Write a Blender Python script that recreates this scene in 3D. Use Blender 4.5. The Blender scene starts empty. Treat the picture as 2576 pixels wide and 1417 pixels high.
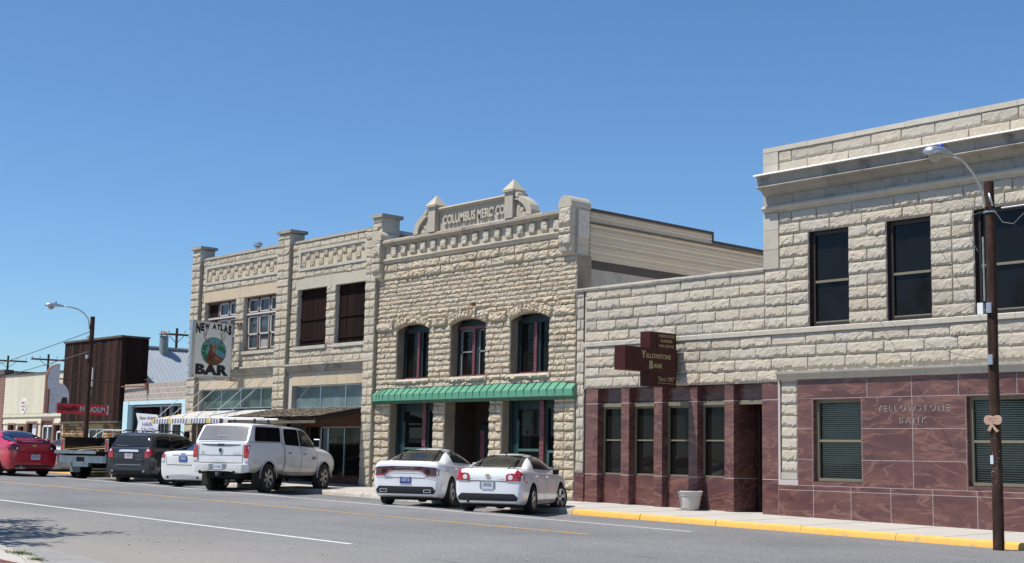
import bpy, bmesh, math, random
from mathutils import Vector, Matrix, noise
from mathutils.bvhtree import BVHTree
from math import radians as R, sin, cos, pi, sqrt
random.seed(7)
SC = bpy.context.scene
COL = SC.collection
# ------------------------------------------------------------ camera
YAW, PIT, ROL = .842528, .1308978, .0201835
def cam_axes():
    f = Vector((-sin(YAW)*cos(PIT), cos(YAW)*cos(PIT), sin(PIT)))
    r = Vector((cos(YAW), sin(YAW), 0)); u = r.cross(f)
    return r*cos(ROL)+u*sin(ROL), -r*sin(ROL)+u*cos(ROL), f
cd = bpy.data.cameras.new('camera'); cam = bpy.data.objects.new('camera', cd); COL.objects.link(cam)
cr_, cu_, cf_ = cam_axes()
cam.matrix_world = Matrix(((cr_.x, cu_.x, -cf_.x, 0), (cr_.y, cu_.y, -cf_.y, -28.568), (cr_.z, cu_.z, -cf_.z, 1.4), (0, 0, 0, 1)))
cd.sensor_width = 36; cd.lens = 36*3371.83/2576; cd.clip_end = 6000; cd.clip_start = .1
SC.camera = cam
SC.render.resolution_x, SC.render.resolution_y = 1024, 563
# ------------------------------------------------------------ light
SX, SZ = .42, 2.25                       # sun ray: for 1 m towards the facades it moves SX right and SZ down
sdir = Vector((-SX, -1, SZ)).normalized()
elev = math.asin(sdir.z); azim = math.atan2(sdir.x, sdir.y)
w = bpy.data.worlds.new('World'); SC.world = w; w.use_nodes = True
nt = w.node_tree; bg = nt.nodes['Background']; sky = nt.nodes.new('ShaderNodeTexSky')
sky.sky_type = 'NISHITA'; sky.sun_disc = False; sky.sun_elevation = elev; sky.sun_rotation = azim
sky.altitude = 1100; sky.air_density = 1.15; sky.dust_density = .25; sky.ozone_density = 2.2
sm_ = nt.nodes.new('ShaderNodeMix'); sm_.data_type = 'RGBA'; sm_.blend_type = 'MULTIPLY'; sm_.inputs[0].default_value = 1; sm_.inputs[7].default_value = (.56, .76, .96, 1)
nt.links.new(sky.outputs[0], sm_.inputs[6]); nt.links.new(sm_.outputs[2], bg.inputs[0]); bg.inputs[1].default_value = .098
sl = bpy.data.lights.new('sun', 'SUN'); sl.energy = 4.3; sl.angle = R(.5); sl.color = (1, .955, .89)
so = bpy.data.objects.new('sun', sl); COL.objects.link(so); so.location = (0, -40, 60)
so.rotation_euler = sdir.to_track_quat('Z', 'Y').to_euler()
SC.view_settings.view_transform = 'Standard'; SC.view_settings.look = 'None'
SC.view_settings.exposure = .50; SC.view_settings.gamma = 1
SC.render.engine = 'CYCLES'; SC.cycles.max_bounces = 8; SC.cycles.transparent_max_bounces = 12

# ------------------------------------------------------------ helpers
def tag(o, label=None, cat=None, group=None, kind=None):
    for k, v in (('label', label), ('category', cat), ('group', group), ('kind', kind)):
        if v: o[k] = v
    return o
def thing(name, label, cat, loc=(0, 0, 0), group=None, rotz=0):
    o = bpy.data.objects.new(name, None); COL.objects.link(o); o.empty_display_size = .3
    o.location = loc; o.rotation_euler = (0, 0, rotz)
    return tag(o, label, cat, group)
def put(o, parent, world=True):
    """world=True: the mesh is written in world coordinates"""
    if parent is not None:
        o.parent = parent
        if world and parent.type == 'EMPTY': o.location = -Vector(parent.location)
    return o
MATS = {}
class MB:
    def __init__(s): s.v = []; s.f = []; s.m = []; s.c = []; s.col = (1, 1, 1)
    def vert(s, p): s.v.append(tuple(p)); s.c.append(s.col); return len(s.v)-1
    def face(s, idx, m=0): s.f.append(tuple(idx)); s.m.append(m)
    def poly(s, pts, m=0): s.face([s.vert(p) for p in pts], m)
    def box(s, x0, x1, y0, y1, z0, z1, m=0):
        a = [s.vert(p) for p in ((x0,y0,z0),(x1,y0,z0),(x1,y1,z0),(x0,y1,z0),(x0,y0,z1),(x1,y0,z1),(x1,y1,z1),(x0,y1,z1))]
        for q in ((0,3,2,1),(4,5,6,7),(0,1,5,4),(1,2,6,5),(2,3,7,6),(3,0,4,7)): s.face([a[i] for i in q], m)
    def hexa(s, P, m=0):
        a = [s.vert(p) for p in P]
        for q in ((0,3,2,1),(4,5,6,7),(0,1,5,4),(1,2,6,5),(2,3,7,6),(3,0,4,7)): s.face([a[i] for i in q], m)
    def tube(s, pts, r, n=8, m=0, cap=True):
        pts = [Vector(p) for p in pts]; rs = r if isinstance(r, (list, tuple)) else [r]*len(pts)
        rings = []; up = None
        for i, p in enumerate(pts):
            d = (pts[min(i+1, len(pts)-1)]-pts[max(i-1, 0)]).normalized()
            if up is None: up = Vector((0, 0, 1)) if abs(d.z) < .9 else Vector((1, 0, 0))
            a = d.cross(up).normalized(); b = a.cross(d).normalized()
            rings.append([s.vert(p+a*rs[i]*cos(2*pi*k/n)+b*rs[i]*sin(2*pi*k/n)) for k in range(n)])
        for i in range(len(rings)-1):
            for k in range(n): s.face((rings[i][k], rings[i][(k+1) % n], rings[i+1][(k+1) % n], rings[i+1][k]), m)
        if cap: s.face(rings[0][::-1], m); s.face(rings[-1], m)
    def lathe(s, prof, c, n=24, m=0, axis='z'):
        """prof: (radius, height)"""
        rings = []
        for r, h in prof:
            ring = []
            for k in range(n):
                a = 2*pi*k/n
                if axis == 'z': p = (c[0]+r*cos(a), c[1]+r*sin(a), c[2]+h)
                else: p = (c[0]+r*cos(a), c[1]+h, c[2]+r*sin(a))
                ring.append(s.vert(p))
            rings.append(ring)
        for i in range(len(rings)-1):
            for k in range(n): s.face((rings[i][k], rings[i][(k+1) % n], rings[i+1][(k+1) % n], rings[i+1][k]), m)
        s.face(rings[0][::-1], m); s.face(rings[-1], m)
    def prism(s, pts, axis, d0, d1, m=0):
        """pts 2D; axis 'y': (x,z) extruded in y, 'x': (y,z) extruded in x, 'z': (x,y) extruded in z"""
        def P(p, d): return {'y': (p[0], d, p[1]), 'x': (d, p[0], p[1]), 'z': (p[0], p[1], d)}[axis]
        a = [s.vert(P(p, d0)) for p in pts]; b = [s.vert(P(p, d1)) for p in pts]; n = len(pts)
        s.face(a, m); s.face(b[::-1], m)
        for i in range(n): s.face((a[i], b[i], b[(i+1) % n], a[(i+1) % n]), m)
    def join(s, me, mat=None, m=0):
        """add an existing mesh"""
        base = len(s.v)
        for v in me.vertices:
            s.v.append(tuple((mat @ v.co) if mat else v.co)); s.c.append(s.col)
        for p in me.polygons: s.face([base+i for i in p.vertices], m)
    def build(s, name, mats, parent=None, smooth=False, world=True, kind=None, sharp=None):
        me = bpy.data.meshes.new(name); me.from_pydata(s.v, [], s.f)
        for k in (mats if isinstance(mats, (list, tuple)) else [mats]): me.materials.append(MATS[k])
        me.polygons.foreach_set('material_index', s.m)
        ca = me.color_attributes.new('tint', 'FLOAT_COLOR', 'POINT')
        ca.data.foreach_set('color', [q for c in s.c for q in (c[0], c[1], c[2], 1)])
        bm = bmesh.new(); bm.from_mesh(me); bmesh.ops.recalc_face_normals(bm, faces=bm.faces); bm.to_mesh(me); bm.free()
        if smooth:
            me.polygons.foreach_set('use_smooth', [True]*len(me.polygons))
            if sharp: me.set_sharp_from_angle(angle=R(sharp))
        o = bpy.data.objects.new(name, me); COL.objects.link(o); put(o, parent, world)
        if kind: o['kind'] = kind
        return o

# ------------------------------------------------------------ materials
def mat(name, col, rough=.6, metal=0, spec=.5, var=0, vscale=3, bump=0, bscale=40, tint=False, coat=0, stain=None, coord='Object'):
    m = bpy.data.materials.new(name); m.use_nodes = True; MATS[name] = m
    n = m.node_tree.nodes; L = m.node_tree.links; b = n['Principled BSDF']
    b.inputs['Base Color'].default_value = (*col, 1); b.inputs['Roughness'].default_value = rough
    b.inputs['Metallic'].default_value = metal; b.inputs['Specular IOR Level'].default_value = spec
    if coat: b.inputs['Coat Weight'].default_value = coat; b.inputs['Coat Roughness'].default_value = .04
    tc = n.new('ShaderNodeTexCoord'); out = None
    def N(scale, detail=4, sock=None, rough_=.6, stretch=None):
        t = n.new('ShaderNodeTexNoise'); t.inputs['Scale'].default_value = scale; t.inputs['Detail'].default_value = detail
        t.inputs['Roughness'].default_value = rough_
        if stretch:
            mp = n.new('ShaderNodeMapping'); mp.inputs['Scale'].default_value = stretch
            L.new(tc.outputs[coord], mp.inputs[0]); L.new(mp.outputs[0], t.inputs['Vector'])
        else: L.new(tc.outputs[coord], t.inputs['Vector'])
        return t
    def mixc(a, bb, f, mode='MIX'):
        x = n.new('ShaderNodeMix'); x.data_type = 'RGBA'; x.blend_type = mode
        for s_, v in ((6, a), (7, bb), (0, f)):
            if hasattr(v, 'is_linked'): L.new(v, x.inputs[s_])
            elif s_ == 0: x.inputs[0].default_value = v
            else: x.inputs[s_].default_value = (*v, 1)
        return x.outputs[2]
    def ramp(f, p0, p1):
        r = n.new('ShaderNodeMapRange'); r.inputs[1].default_value = p0; r.inputs[2].default_value = p1; L.new(f, r.inputs[0]); return r.outputs[0]
    if var:
        t = N(vscale, 8); out = mixc([c*(1-var) for c in col], [min(1, c*(1+var)) for c in col], ramp(t.outputs[0], .32, .68))
    if tint:
        a = n.new('ShaderNodeAttribute'); a.attribute_name = 'tint'
        out = mixc(out if out is not None else col, a.outputs[0], 1.0, 'MULTIPLY')
    if stain:
        t = N(stain[1], 6, stretch=stain[3] if len(stain) > 3 else None); src = out if out is not None else col
        out = mixc(src, stain[0], ramp(t.outputs[0], stain[2], stain[2]+.18))
    if out is not None: L.new(out, b.inputs['Base Color'])
    if bump:
        t = N(bscale, 5); bp = n.new('ShaderNodeBump'); bp.inputs['Strength'].default_value = bump; bp.inputs['Distance'].default_value = .02
        L.new(t.outputs[0], bp.inputs['Height']); L.new(bp.outputs[0], b.inputs['Normal'])
    m['_mix'] = 0
    return m, n, L, b, mixc, ramp, N, tc
mat('stone', (.475, .420, .335), .9, spec=.2, var=.06, vscale=5, bump=.5, bscale=30, tint=True, stain=((.36, .32, .27), 1.1, .58))
mat('stone_shaded', (.25, .205, .155), .9, spec=.2, var=.2, vscale=2, bump=.4)  # wall stone for jambs and returns, their shade put into the colour
mat('stone_smooth', (.475, .435, .365), .85, spec=.25, var=.07, vscale=2.5, bump=.2, bscale=40, tint=True, stain=((.36, .32, .27), 2.2, .60))
mat('stone_yellow', (.52, .44, .325), .85, spec=.25, var=.06, vscale=1.5, bump=.2, bscale=40, tint=True)
mat('stone_grey', (.36, .33, .28), .85, spec=.25, var=.09, vscale=2.5, bump=.3, bscale=30, tint=True, stain=((.15, .135, .12), 1.8, .55))
mat('mortar', (.52, .475, .41), .95, spec=.1, var=.15, vscale=6)
mat('gutter_dust', (.26, .25, .235), .9, var=.1, vscale=2, stain=((.19, .185, .18), 1.5, .5))
mat('stone_dark', (.15, .135, .115), .9, spec=.2, var=.25, vscale=3, bump=.4)
mat('cladstone', (.30, .20, .11), .9, spec=.2, var=.25, vscale=4, bump=.5, tint=True)
mat('concrete', (.43, .405, .365), .9, spec=.2, var=.06, vscale=1.3, bump=.15, bscale=60, stain=((.36, .335, .30), .7, .60))
mat('kerb_concrete', (.42, .38, .33), .9, spec=.2, var=.2, vscale=4, bump=.4, bscale=20)
mat('kerb_yellow', (.70, .39, .085), .7, spec=.3, var=.08, vscale=5, bump=.3, bscale=25, stain=((.40, .31, .16), 4, .57))
mat('line_white', (.62, .61, .58), .8, var=.15, vscale=9, stain=((.2, .2, .2), 14, .60))
mat('line_yellow', (.55, .33, .06), .8, var=.2, vscale=9, stain=((.22, .2, .17), 10, .56))
mat('soil', (.16, .13, .09), 1, var=.3, vscale=.5)
mat('paver', (.16, .07, .06), .9, var=.25, vscale=9, bump=.5)
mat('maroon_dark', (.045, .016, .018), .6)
mat('roof_metal', (.40, .44, .47), .5, metal=.25, var=.06)
mat('glint_bar', (.74, .74, .73), .3, metal=.25, coat=.5)  # chrome trim, its white sun glint put in as a pale base colour
mat('bronze', (.032, .025, .020), .45, spec=.5)
mat('bronze_light', (.20, .175, .12), .5, spec=.5)
mat('frame_dark', (.035, .018, .014), .5)
mat('maroon', (.17, .055, .06), .5, var=.12)
mat('green_dark', (.006, .020, .023), .5, var=.2)
mat('green_frame', (.05, .12, .10), .5, var=.2)
mat('green_metal', (.10, .29, .18), .38, spec=.5, var=.06, vscale=2, coat=.2)
mat('green_seam', (.012, .075, .05), .4)
mat('green_lip', (.025, .11, .075), .5)
mat('white_paint', (.78, .77, .74), .5, var=.05, stain=((.35, .32, .28), 5, .64))
mat('old_white', (.56, .54, .50), .7, var=.12, vscale=6, stain=((.22, .19, .16), 7, .58))
mat('off_white_face', (.80, .78, .70), .35, spec=.5, var=.03, vscale=1)
mat('grey_face', (.64, .64, .66), .55, var=.05, vscale=1.5)
mat('alu', (.62, .64, .66), .3, metal=1, var=.05)
mat('galv', (.55, .58, .60), .42, metal=.85, var=.15, vscale=2)
mat('galv_pipe', (.26, .31, .30), .6, metal=.3, var=.2, vscale=6)
mat('rust', (.20, .085, .05), .85, var=.35, vscale=6, bump=.4)
mat('iron', (.03, .025, .022), .6, var=.3)
mat('rubber', (.018, .018, .018), .85, spec=.3, var=.2)
mat('rubber_dusty', (.045, .040, .034), .95, spec=.2, var=.25, vscale=5)
mat('black_plastic', (.022, .022, .024), .6)
mat('chrome', (.80, .79, .77), .24, metal=1)
mat('chrome_dull', (.42, .43, .44), .38, metal=1, var=.2, vscale=5)
mat('rim', (.50, .51, .52), .28, metal=.9)
mat('well', (.01, .01, .01), .9)
mat('car_white', (.86, .855, .85), .38, spec=.5, coat=1)
mat('car_red', (.50, .006, .022), .35, spec=.5, coat=1)
mat('car_grey', (.028, .031, .038), .35, metal=.35, spec=.5, coat=1)
mat('car_black', (.006, .006, .007), .3, spec=.5, coat=1)
mat('car_cream', (.80, .79, .74), .38, spec=.5, coat=1)
mat('car_silver', (.60, .60, .57), .4, metal=.3, spec=.5, coat=1)
m_, n_, L_, b_, mixc_, ramp_, N_, tc_ = mat('car_dusty', (.74, .745, .76), .42, spec=.5, coat=.7)
sp = n_.new('ShaderNodeSeparateXYZ'); L_.new(tc_.outputs['Object'], sp.inputs[0])
t_ = N_(2.2, 6, stretch=(.5, 1, 1.6)); ad = n_.new('ShaderNodeMath'); ad.operation = 'MULTIPLY_ADD'; ad.inputs[1].default_value = .75
L_.new(t_.outputs[0], ad.inputs[0]); L_.new(sp.outputs[2], ad.inputs[2])
f_ = ramp_(ad.outputs[0], 1.38, .82)
fm = n_.new('ShaderNodeMath'); fm.operation = 'MULTIPLY'; fm.inputs[1].default_value = .82; L_.new(f_, fm.inputs[0])
L_.new(mixc_((.74, .745, .76), (.36, .29, .20), fm.outputs[0]), b_.inputs['Base Color'])
mat('lamp_red', (.42, .006, .012), .15, spec=.6, coat=1)
mat('lamp_dark_red', (.075, .003, .007), .15, spec=.6, coat=1)
mat('lamp_clear', (.75, .70, .70), .15, spec=.6, coat=1)
mat('glass', (.009, .008, .007), .03, spec=.22)
mat('glass_brown', (.010, .009, .008), .05, spec=.2)
mat('glass_car', (.020, .022, .020), .05, spec=.6)
mat('glass_car_blue', (.012, .016, .040), .06, spec=.6)
mat('glass_topper', (.13, .13, .14), .3, spec=.6, var=.15, vscale=2)
mat('glass_transom', (.12, .165, .165), .12, spec=.7, var=.35, vscale=1.2)
mat('glass_transom_dark', (.065, .10, .08), .12, spec=.7, var=.55, vscale=1.3)
mat('glass_old', (.05, .06, .065), .10, spec=.6, var=.4, vscale=1.2)
mat('curtain', (.30, .29, .27), .9, var=.25, vscale=5)
mat('blind', (.74, .72, .64), .6)
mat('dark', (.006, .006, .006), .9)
mat('dark_brown', (.020, .012, .008), .9, var=.3)
mat('store_wood', (.13, .045, .02), .6, var=.25)
mat('oldwood', (.034, .018, .013), .85, spec=.15, tint=True, bump=.4, bscale=30, stain=((.020, .013, .010), 5, .48, (4, 1, .25)))
mat('shutter_wood', (.016, .0065, .005), .85, spec=.15, tint=True, bump=.3, bscale=30)
mat('trimwood', (.10, .078, .06), .85, var=.3)
mat('pole_wood', (.055, .028, .018), .8, spec=.25, var=.4, vscale=5, bump=.4, bscale=25, stain=((.020, .011, .008), 3, .50, (5, 5, .3)))
mat('shingle', (.20, .165, .125), .95, tint=True, var=.2, vscale=8)
mat('cream_siding', (.66, .60, .45), .75, tint=True, var=.05, vscale=2, stain=((.42, .36, .26), 3, .68))
mat('cream_side', (.60, .50, .365), .6, tint=True, var=.03)
mat('brown_trim', (.055, .038, .030), .6, var=.15)
mat('brown_paint', (.25, .13, .09), .7, var=.15)
mat('blue_paint', (.52, .73, .78), .7, var=.04)
mat('yellow_panel', (.38, .30, .12), .7, var=.12)
mat('awn_grey', (.44, .45, .46), .7, var=.08); mat('sash_grey', (.22, .205, .20), .5)
mat('brown_dull', (.15, .095, .075), .75, var=.3)
mat('awn_white', (.56, .56, .56), .7); mat('awn_yellow', (.62, .43, .10), .7); mat('awn_blue', (.13, .15, .19), .7)
mat('banner_red', (.62, .03, .042), .45, spec=.4, var=.06)
mat('ink', (.012, .012, .014), .5); mat('ink_red', (.40, .03, .04), .5); mat('ink_blue', (.05, .07, .22), .5)
mat('plate_blue', (.035, .06, .25), .4); mat('plate_white', (.62, .64, .66), .4); mat('gold', (.72, .50, .13), .3, metal=.7)
mat('sign_brown', (.055, .013, .012), .4, spec=.2, var=.08); mat('sign_gold', (.42, .36, .16), .6)
mat('teal', (.11, .32, .33), .4); mat('sky_teal', (.10, .26, .38), .4); mat('leaf_green', (.01, .16, .05), .4)
mat('elk_brown', (.17, .045, .018), .5, var=.3, vscale=6); mat('elk_tan', (.28, .17, .09), .5)
mat('pot', (.50, .46, .42), .7, var=.04)
mat('wire', (.12, .12, .12), .5); mat('wire_white', (.6, .6, .6), .5)
mat('bow_wood', (.46, .30, .21), .8, var=.1); mat('paper', (.55, .62, .72), .8, var=.1)
mat('lens_glass', (.40, .37, .30), .2, spec=.6); mat('blue_cell', (.03, .08, .50), .4)
mat('leaf', (.045, .10, .018), .7, var=.4, vscale=2); mat('bark', (.09, .065, .045), .95, var=.3); mat('grass', (.10, .15, .035), .8, var=.35, vscale=8)
mat('roof_pale', (.70, .68, .64), .9, var=.1)
mat('roof_dark', (.05, .05, .055), .9, var=.2)
mat('insul', (.35, .36, .37), .3)
mat('lumber', (.40, .29, .16), .8, var=.2, tint=True)
mat('hair', (.02, .012, .01), .6); mat('skin', (.35, .19, .13), .6); mat('shirt', (.02, .02, .025), .8)
# clear glass over blinds
m = bpy.data.materials.new('glass_clear'); m.use_nodes = True; MATS['glass_clear'] = m
n = m.node_tree.nodes; L = m.node_tree.links; n.remove(n['Principled BSDF'])
tr = n.new('ShaderNodeBsdfTransparent'); tr.inputs[0].default_value = (.80, .81, .78, 1)
gl = n.new('ShaderNodeBsdfGlossy'); gl.inputs['Roughness'].default_value = .02
fr = n.new('ShaderNodeFresnel'); fr.inputs[0].default_value = 1.33
mx = n.new('ShaderNodeMixShader'); L.new(fr.outputs[0], mx.inputs[0]); L.new(tr.outputs[0], mx.inputs[1]); L.new(gl.outputs[0], mx.inputs[2])
L.new(mx.outputs[0], n['Material Output'].inputs[0])
# granite: dark red with flowing veins
m_, n_, L_, b_, mixc_, ramp_, N_, tc_ = mat('granite', (.16, .055, .05), .22, spec=.5)
a_ = n_.new('ShaderNodeAttribute'); a_.attribute_name = 'tint'
sc_ = n_.new('ShaderNodeVectorMath'); sc_.operation = 'MULTIPLY_ADD'; sc_.inputs[1].default_value = (9, 7, 11)
L_.new(a_.outputs[0], sc_.inputs[0]); L_.new(tc_.outputs['Object'], sc_.inputs[2])
def gn(scale, stretch, detail, rot=0, dist=0):
    mp = n_.new('ShaderNodeMapping'); mp.inputs['Scale'].default_value = stretch; mp.inputs['Rotation'].default_value = (0, rot, 0)
    L_.new(sc_.outputs[0], mp.inputs[0]); t = n_.new('ShaderNodeTexNoise'); L_.new(mp.outputs[0], t.inputs['Vector'])
    t.inputs['Scale'].default_value = scale; t.inputs['Detail'].default_value = detail; t.inputs['Distortion'].default_value = dist; return t.outputs[0]
g1 = gn(.9, (.8, 1, 2.0), 5, .6, 1.2); g2 = gn(1.0, (.45, 1, 1.8), 5, .6, 1.6); g3 = gn(45, (1, 1, 1), 2); g4 = gn(1.6, (.7, 1, 1.4), 6, .6, .6); g5 = gn(2.1, (.5, 1, 2.2), 4, .65, 1.0)
def ridge(g, w):
    m1 = n_.new('ShaderNodeMath'); m1.operation = 'SUBTRACT'; m1.inputs[1].default_value = .5; L_.new(g, m1.inputs[0])
    m2 = n_.new('ShaderNodeMath'); m2.operation = 'ABSOLUTE'; L_.new(m1.outputs[0], m2.inputs[0]); return ramp_(m2.outputs[0], w, 0)
c1 = mixc_((.100, .044, .045), (.165, .076, .064), ramp_(g1, .36, .64))
c2 = mixc_(c1, (.22, .110, .088), ridge(g2, .035))
c2 = mixc_(c2, (.075, .036, .038), ridge(g5, .012))
c3 = mixc_(c2, (.060, .032, .036), ramp_(g4, .60, .76))
c4 = mixc_(c3, (.20, .115, .10), ramp_(g3, .64, .82)); L_.new(c4, b_.inputs['Base Color'])
mat('granite_joint', (.46, .41, .39), .7)
# asphalt
m_, n_, L_, b_, mixc_, ramp_, N_, tc_ = mat('asphalt', (.17, .17, .17), .9, spec=.25)
big = N_(.16, 5); mid = N_(1.1, 6, stretch=(.25, 1, 1)); fine = N_(38, 3); spk = N_(90, 1)
a1 = mixc_((.138, .138, .139), (.205, .203, .200), ramp_(big.outputs[0], .35, .65))
a2 = mixc_(a1, (.150, .148, .148), ramp_(mid.outputs[0], .50, .80))
fine.inputs['Scale'].default_value = 24; spk.inputs['Scale'].default_value = 40
a3 = mixc_(a2, (.075, .075, .078), ramp_(fine.outputs[0], .54, .74)); a4 = mixc_(a3, (.40, .39, .385), ramp_(spk.outputs[0], .60, .74))
skid = N_(.9, 4, stretch=(.5, 2.2, 1)); a4 = mixc_(a4, (.115, .115, .118), ramp_(skid.outputs[0], .66, .74))
# dusty, paler margin by the near kerb
spx = n_.new('ShaderNodeSeparateXYZ'); L_.new(tc_.outputs['Object'], spx.inputs[0])
dn = N_(.6, 5); dm = n_.new('ShaderNodeMath'); dm.operation = 'MULTIPLY_ADD'; dm.inputs[1].default_value = 2.5; L_.new(dn.outputs[0], dm.inputs[0]); L_.new(spx.outputs[1], dm.inputs[2])
a5 = mixc_(a4, (.27, .25, .22), ramp_(dm.outputs[0], -14.6, -18.4)); 
mm = n_.new('ShaderNodeMix'); mm.data_type = 'RGBA'; mm.inputs[0].default_value = .75; L_.new(a4, mm.inputs[6]); L_.new(a5, mm.inputs[7]); L_.new(mm.outputs[2], b_.inputs['Base Color'])
vr = n_.new('ShaderNodeTexNoise'); vr.inputs['Scale'].default_value = 60; L_.new(tc_.outputs['Object'], vr.inputs['Vector'])
bp = n_.new('ShaderNodeBump'); bp.inputs['Strength'].default_value = .6; bp.inputs['Distance'].default_value = .01; L_.new(vr.outputs[0], bp.inputs['Height']); L_.new(bp.outputs[0], b_.inputs['Normal'])
# brick / block with real joints pattern in x,z
def brickmat(name, c1, c2, mo, bw, bh, ms, rough=.85):
    m_, n_, L_, b_, mixc_, ramp_, N_, tc_ = mat(name, c1, rough, spec=.2)
    sp = n_.new('ShaderNodeSeparateXYZ'); cb = n_.new('ShaderNodeCombineXYZ'); L_.new(tc_.outputs['Object'], sp.inputs[0])
    L_.new(sp.outputs[0], cb.inputs[0]); L_.new(sp.outputs[2], cb.inputs[1])
    t = n_.new('ShaderNodeTexBrick'); L_.new(cb.outputs[0], t.inputs['Vector'])
    for k, v in (('Color1', c1), ('Color2', c2), ('Mortar', mo)): t.inputs[k].default_value = (*v, 1)
    t.inputs['Scale'].default_value = 1; t.inputs['Brick Width'].default_value = bw; t.inputs['Row Height'].default_value = bh; t.inputs['Mortar Size'].default_value = ms
    nz = N_(3, 6); L_.new(mixc_(t.outputs[0], (.5, .5, .5), ramp_(nz.outputs[0], .5, 1.3), 'MULTIPLY'), b_.inputs['Base Color'])
    bp = n_.new('ShaderNodeBump'); bp.inputs['Strength'].default_value = .5; bp.inputs['Distance'].default_value = .01; bp.invert = True
    L_.new(t.outputs['Fac'], bp.inputs['Height']); L_.new(bp.outputs[0], b_.inputs['Normal'])
brickmat('brick_red', (.20, .065, .045), (.27, .10, .075), (.36, .30, .26), .24, .085, .012)
brickmat('block_tan', (.37, .315, .26), (.42, .36, .295), (.56, .51, .45), .46, .235, .018)

def lin(z, x): return z-.0115*max(x, -120)
# ------------------------------------------------------------ text
def text_mesh(s, size=1, ext=.01, off=0, align='LEFT', shear=0, space=1):
    cu = bpy.data.curves.new('t', 'FONT'); cu.body = s; cu.size = size; cu.extrude = ext; cu.offset = off
    cu.align_x = align; cu.shear = shear; cu.space_character = space; cu.resolution_u = 3
    o = bpy.data.objects.new('t', cu); COL.objects.link(o); dg = bpy.context.evaluated_depsgraph_get()
    me = bpy.data.meshes.new_from_object(o.evaluated_get(dg)); bpy.data.objects.remove(o); bpy.data.curves.remove(cu)
    return me
def text_fit(mb, s, face, org, w, h, d, ext=.01, off=0, m=0, shear=0, space=1):
    """fit text into w x h. face 'f': wall facing -y, org=(x,z), d=y ; 'r': facing +x, org=(y,z), d=x; 'b': car rear handled by caller"""
    me = text_mesh(s, 1, ext, off, 'LEFT', shear, space)
    xs = [v.co.x for v in me.vertices]; ys = [v.co.y for v in me.vertices]
    a, b2, c, e = min(xs), max(xs), min(ys), max(ys); kx = w/(b2-a); ky = h/(e-c)
    base = len(mb.v)
    for v in me.vertices:
        X = (v.co.x-a)*kx; Z = (v.co.y-c)*ky; D = v.co.z
        p = (org[0]+X, d-D, org[1]+Z) if face == 'f' else (d+D, org[0]+X, org[1]+Z)
        mb.v.append(p); mb.c.append(mb.col)
    for p in me.polygons: mb.face([base+i for i in p.vertices], m)
    bpy.data.meshes.remove(me)
# ------------------------------------------------------------ stonework
def nz(x, y, z): return noise.noise(Vector((x, y, z)))
def block(mb, quad, y, dep, rough, seed, cell=.055, joint=.010, m=0, profile=1):
    """rock-faced block on a wall facing -y; quad = (bl, br, tr, tl) in x,z"""
    bl, br, tr, tl = [Vector(q) for q in quad]
    W = (br-bl).length; H = (tl-bl).length
    if W < .03 or H < .03: return
    nx = max(3, int(W/cell)); nzz = max(3, int(H/(cell*.8)))
    e = joint*.5
    def axis(n, L):
        b = [e/L]+[e/L+.012/L]+[(e+.012)/L+(1-2*(e+.012)/L)*i/(n-1) for i in range(1, n-1)]+[1-(e+.012)/L]+[1-e/L]
        return b
    S = axis(nx, W); T = axis(nzz, H); idx = []
    so = seed*3.17
    for j, t in enumerate(T):
        row = []
        for i, s in enumerate(S):
            p = (bl*(1-s)+br*s)*(1-t)+(tl*(1-s)+tr*s)*t
            edge = i in (0, len(S)-1) or j in (0, len(T)-1)
            if edge: h = 0
            else:
                de = min(s, 1-s)*W; dt = min(t, 1-t)*H
                t0 = .19+.22*nz(p.x*4+so, so, 3)+.26*nz(p.x*17, so, 7)
                t0 = min(.55, max(.06, t0))
                pr = (t/t0)**1.4 if t < t0 else 1-.34*((t-t0)/(1-t0))
                ed = min(1, .30+de/.035)
                if t > .5: ed *= min(1, .35+dt/.035)
                h = dep*(.14+.86*pr)*ed
                h += rough*dep*(.42*nz(p.x*5+so, p.y*8, so)+.45*(.25-abs(nz(p.x*10+so, p.y*17, so*2)))*1.6+.26*nz(p.x*24, p.y*31, so))
                h = max(dep*.08, h)
            row.append(mb.vert((p.x, y-h, p.y)))
        idx.append(row)
    for j in range(len(T)-1):
        for i in range(len(S)-1):
            mb.face((idx[j][i], idx[j][i+1], idx[j+1][i+1], idx[j+1][i]), m)
GT = [1, 1, 1]                           # each building's quarry: overall tint of its stone
def tintc(rng, a=.10, warm=.022):
    v = 1+rng.uniform(-a, a)*.6; wv = rng.uniform(-warm, warm)
    if rng.random() < .08: v *= .86
    return (v*(1+wv)*GT[0], v*GT[1], v*(1-wv*1.3)*GT[2])
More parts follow.
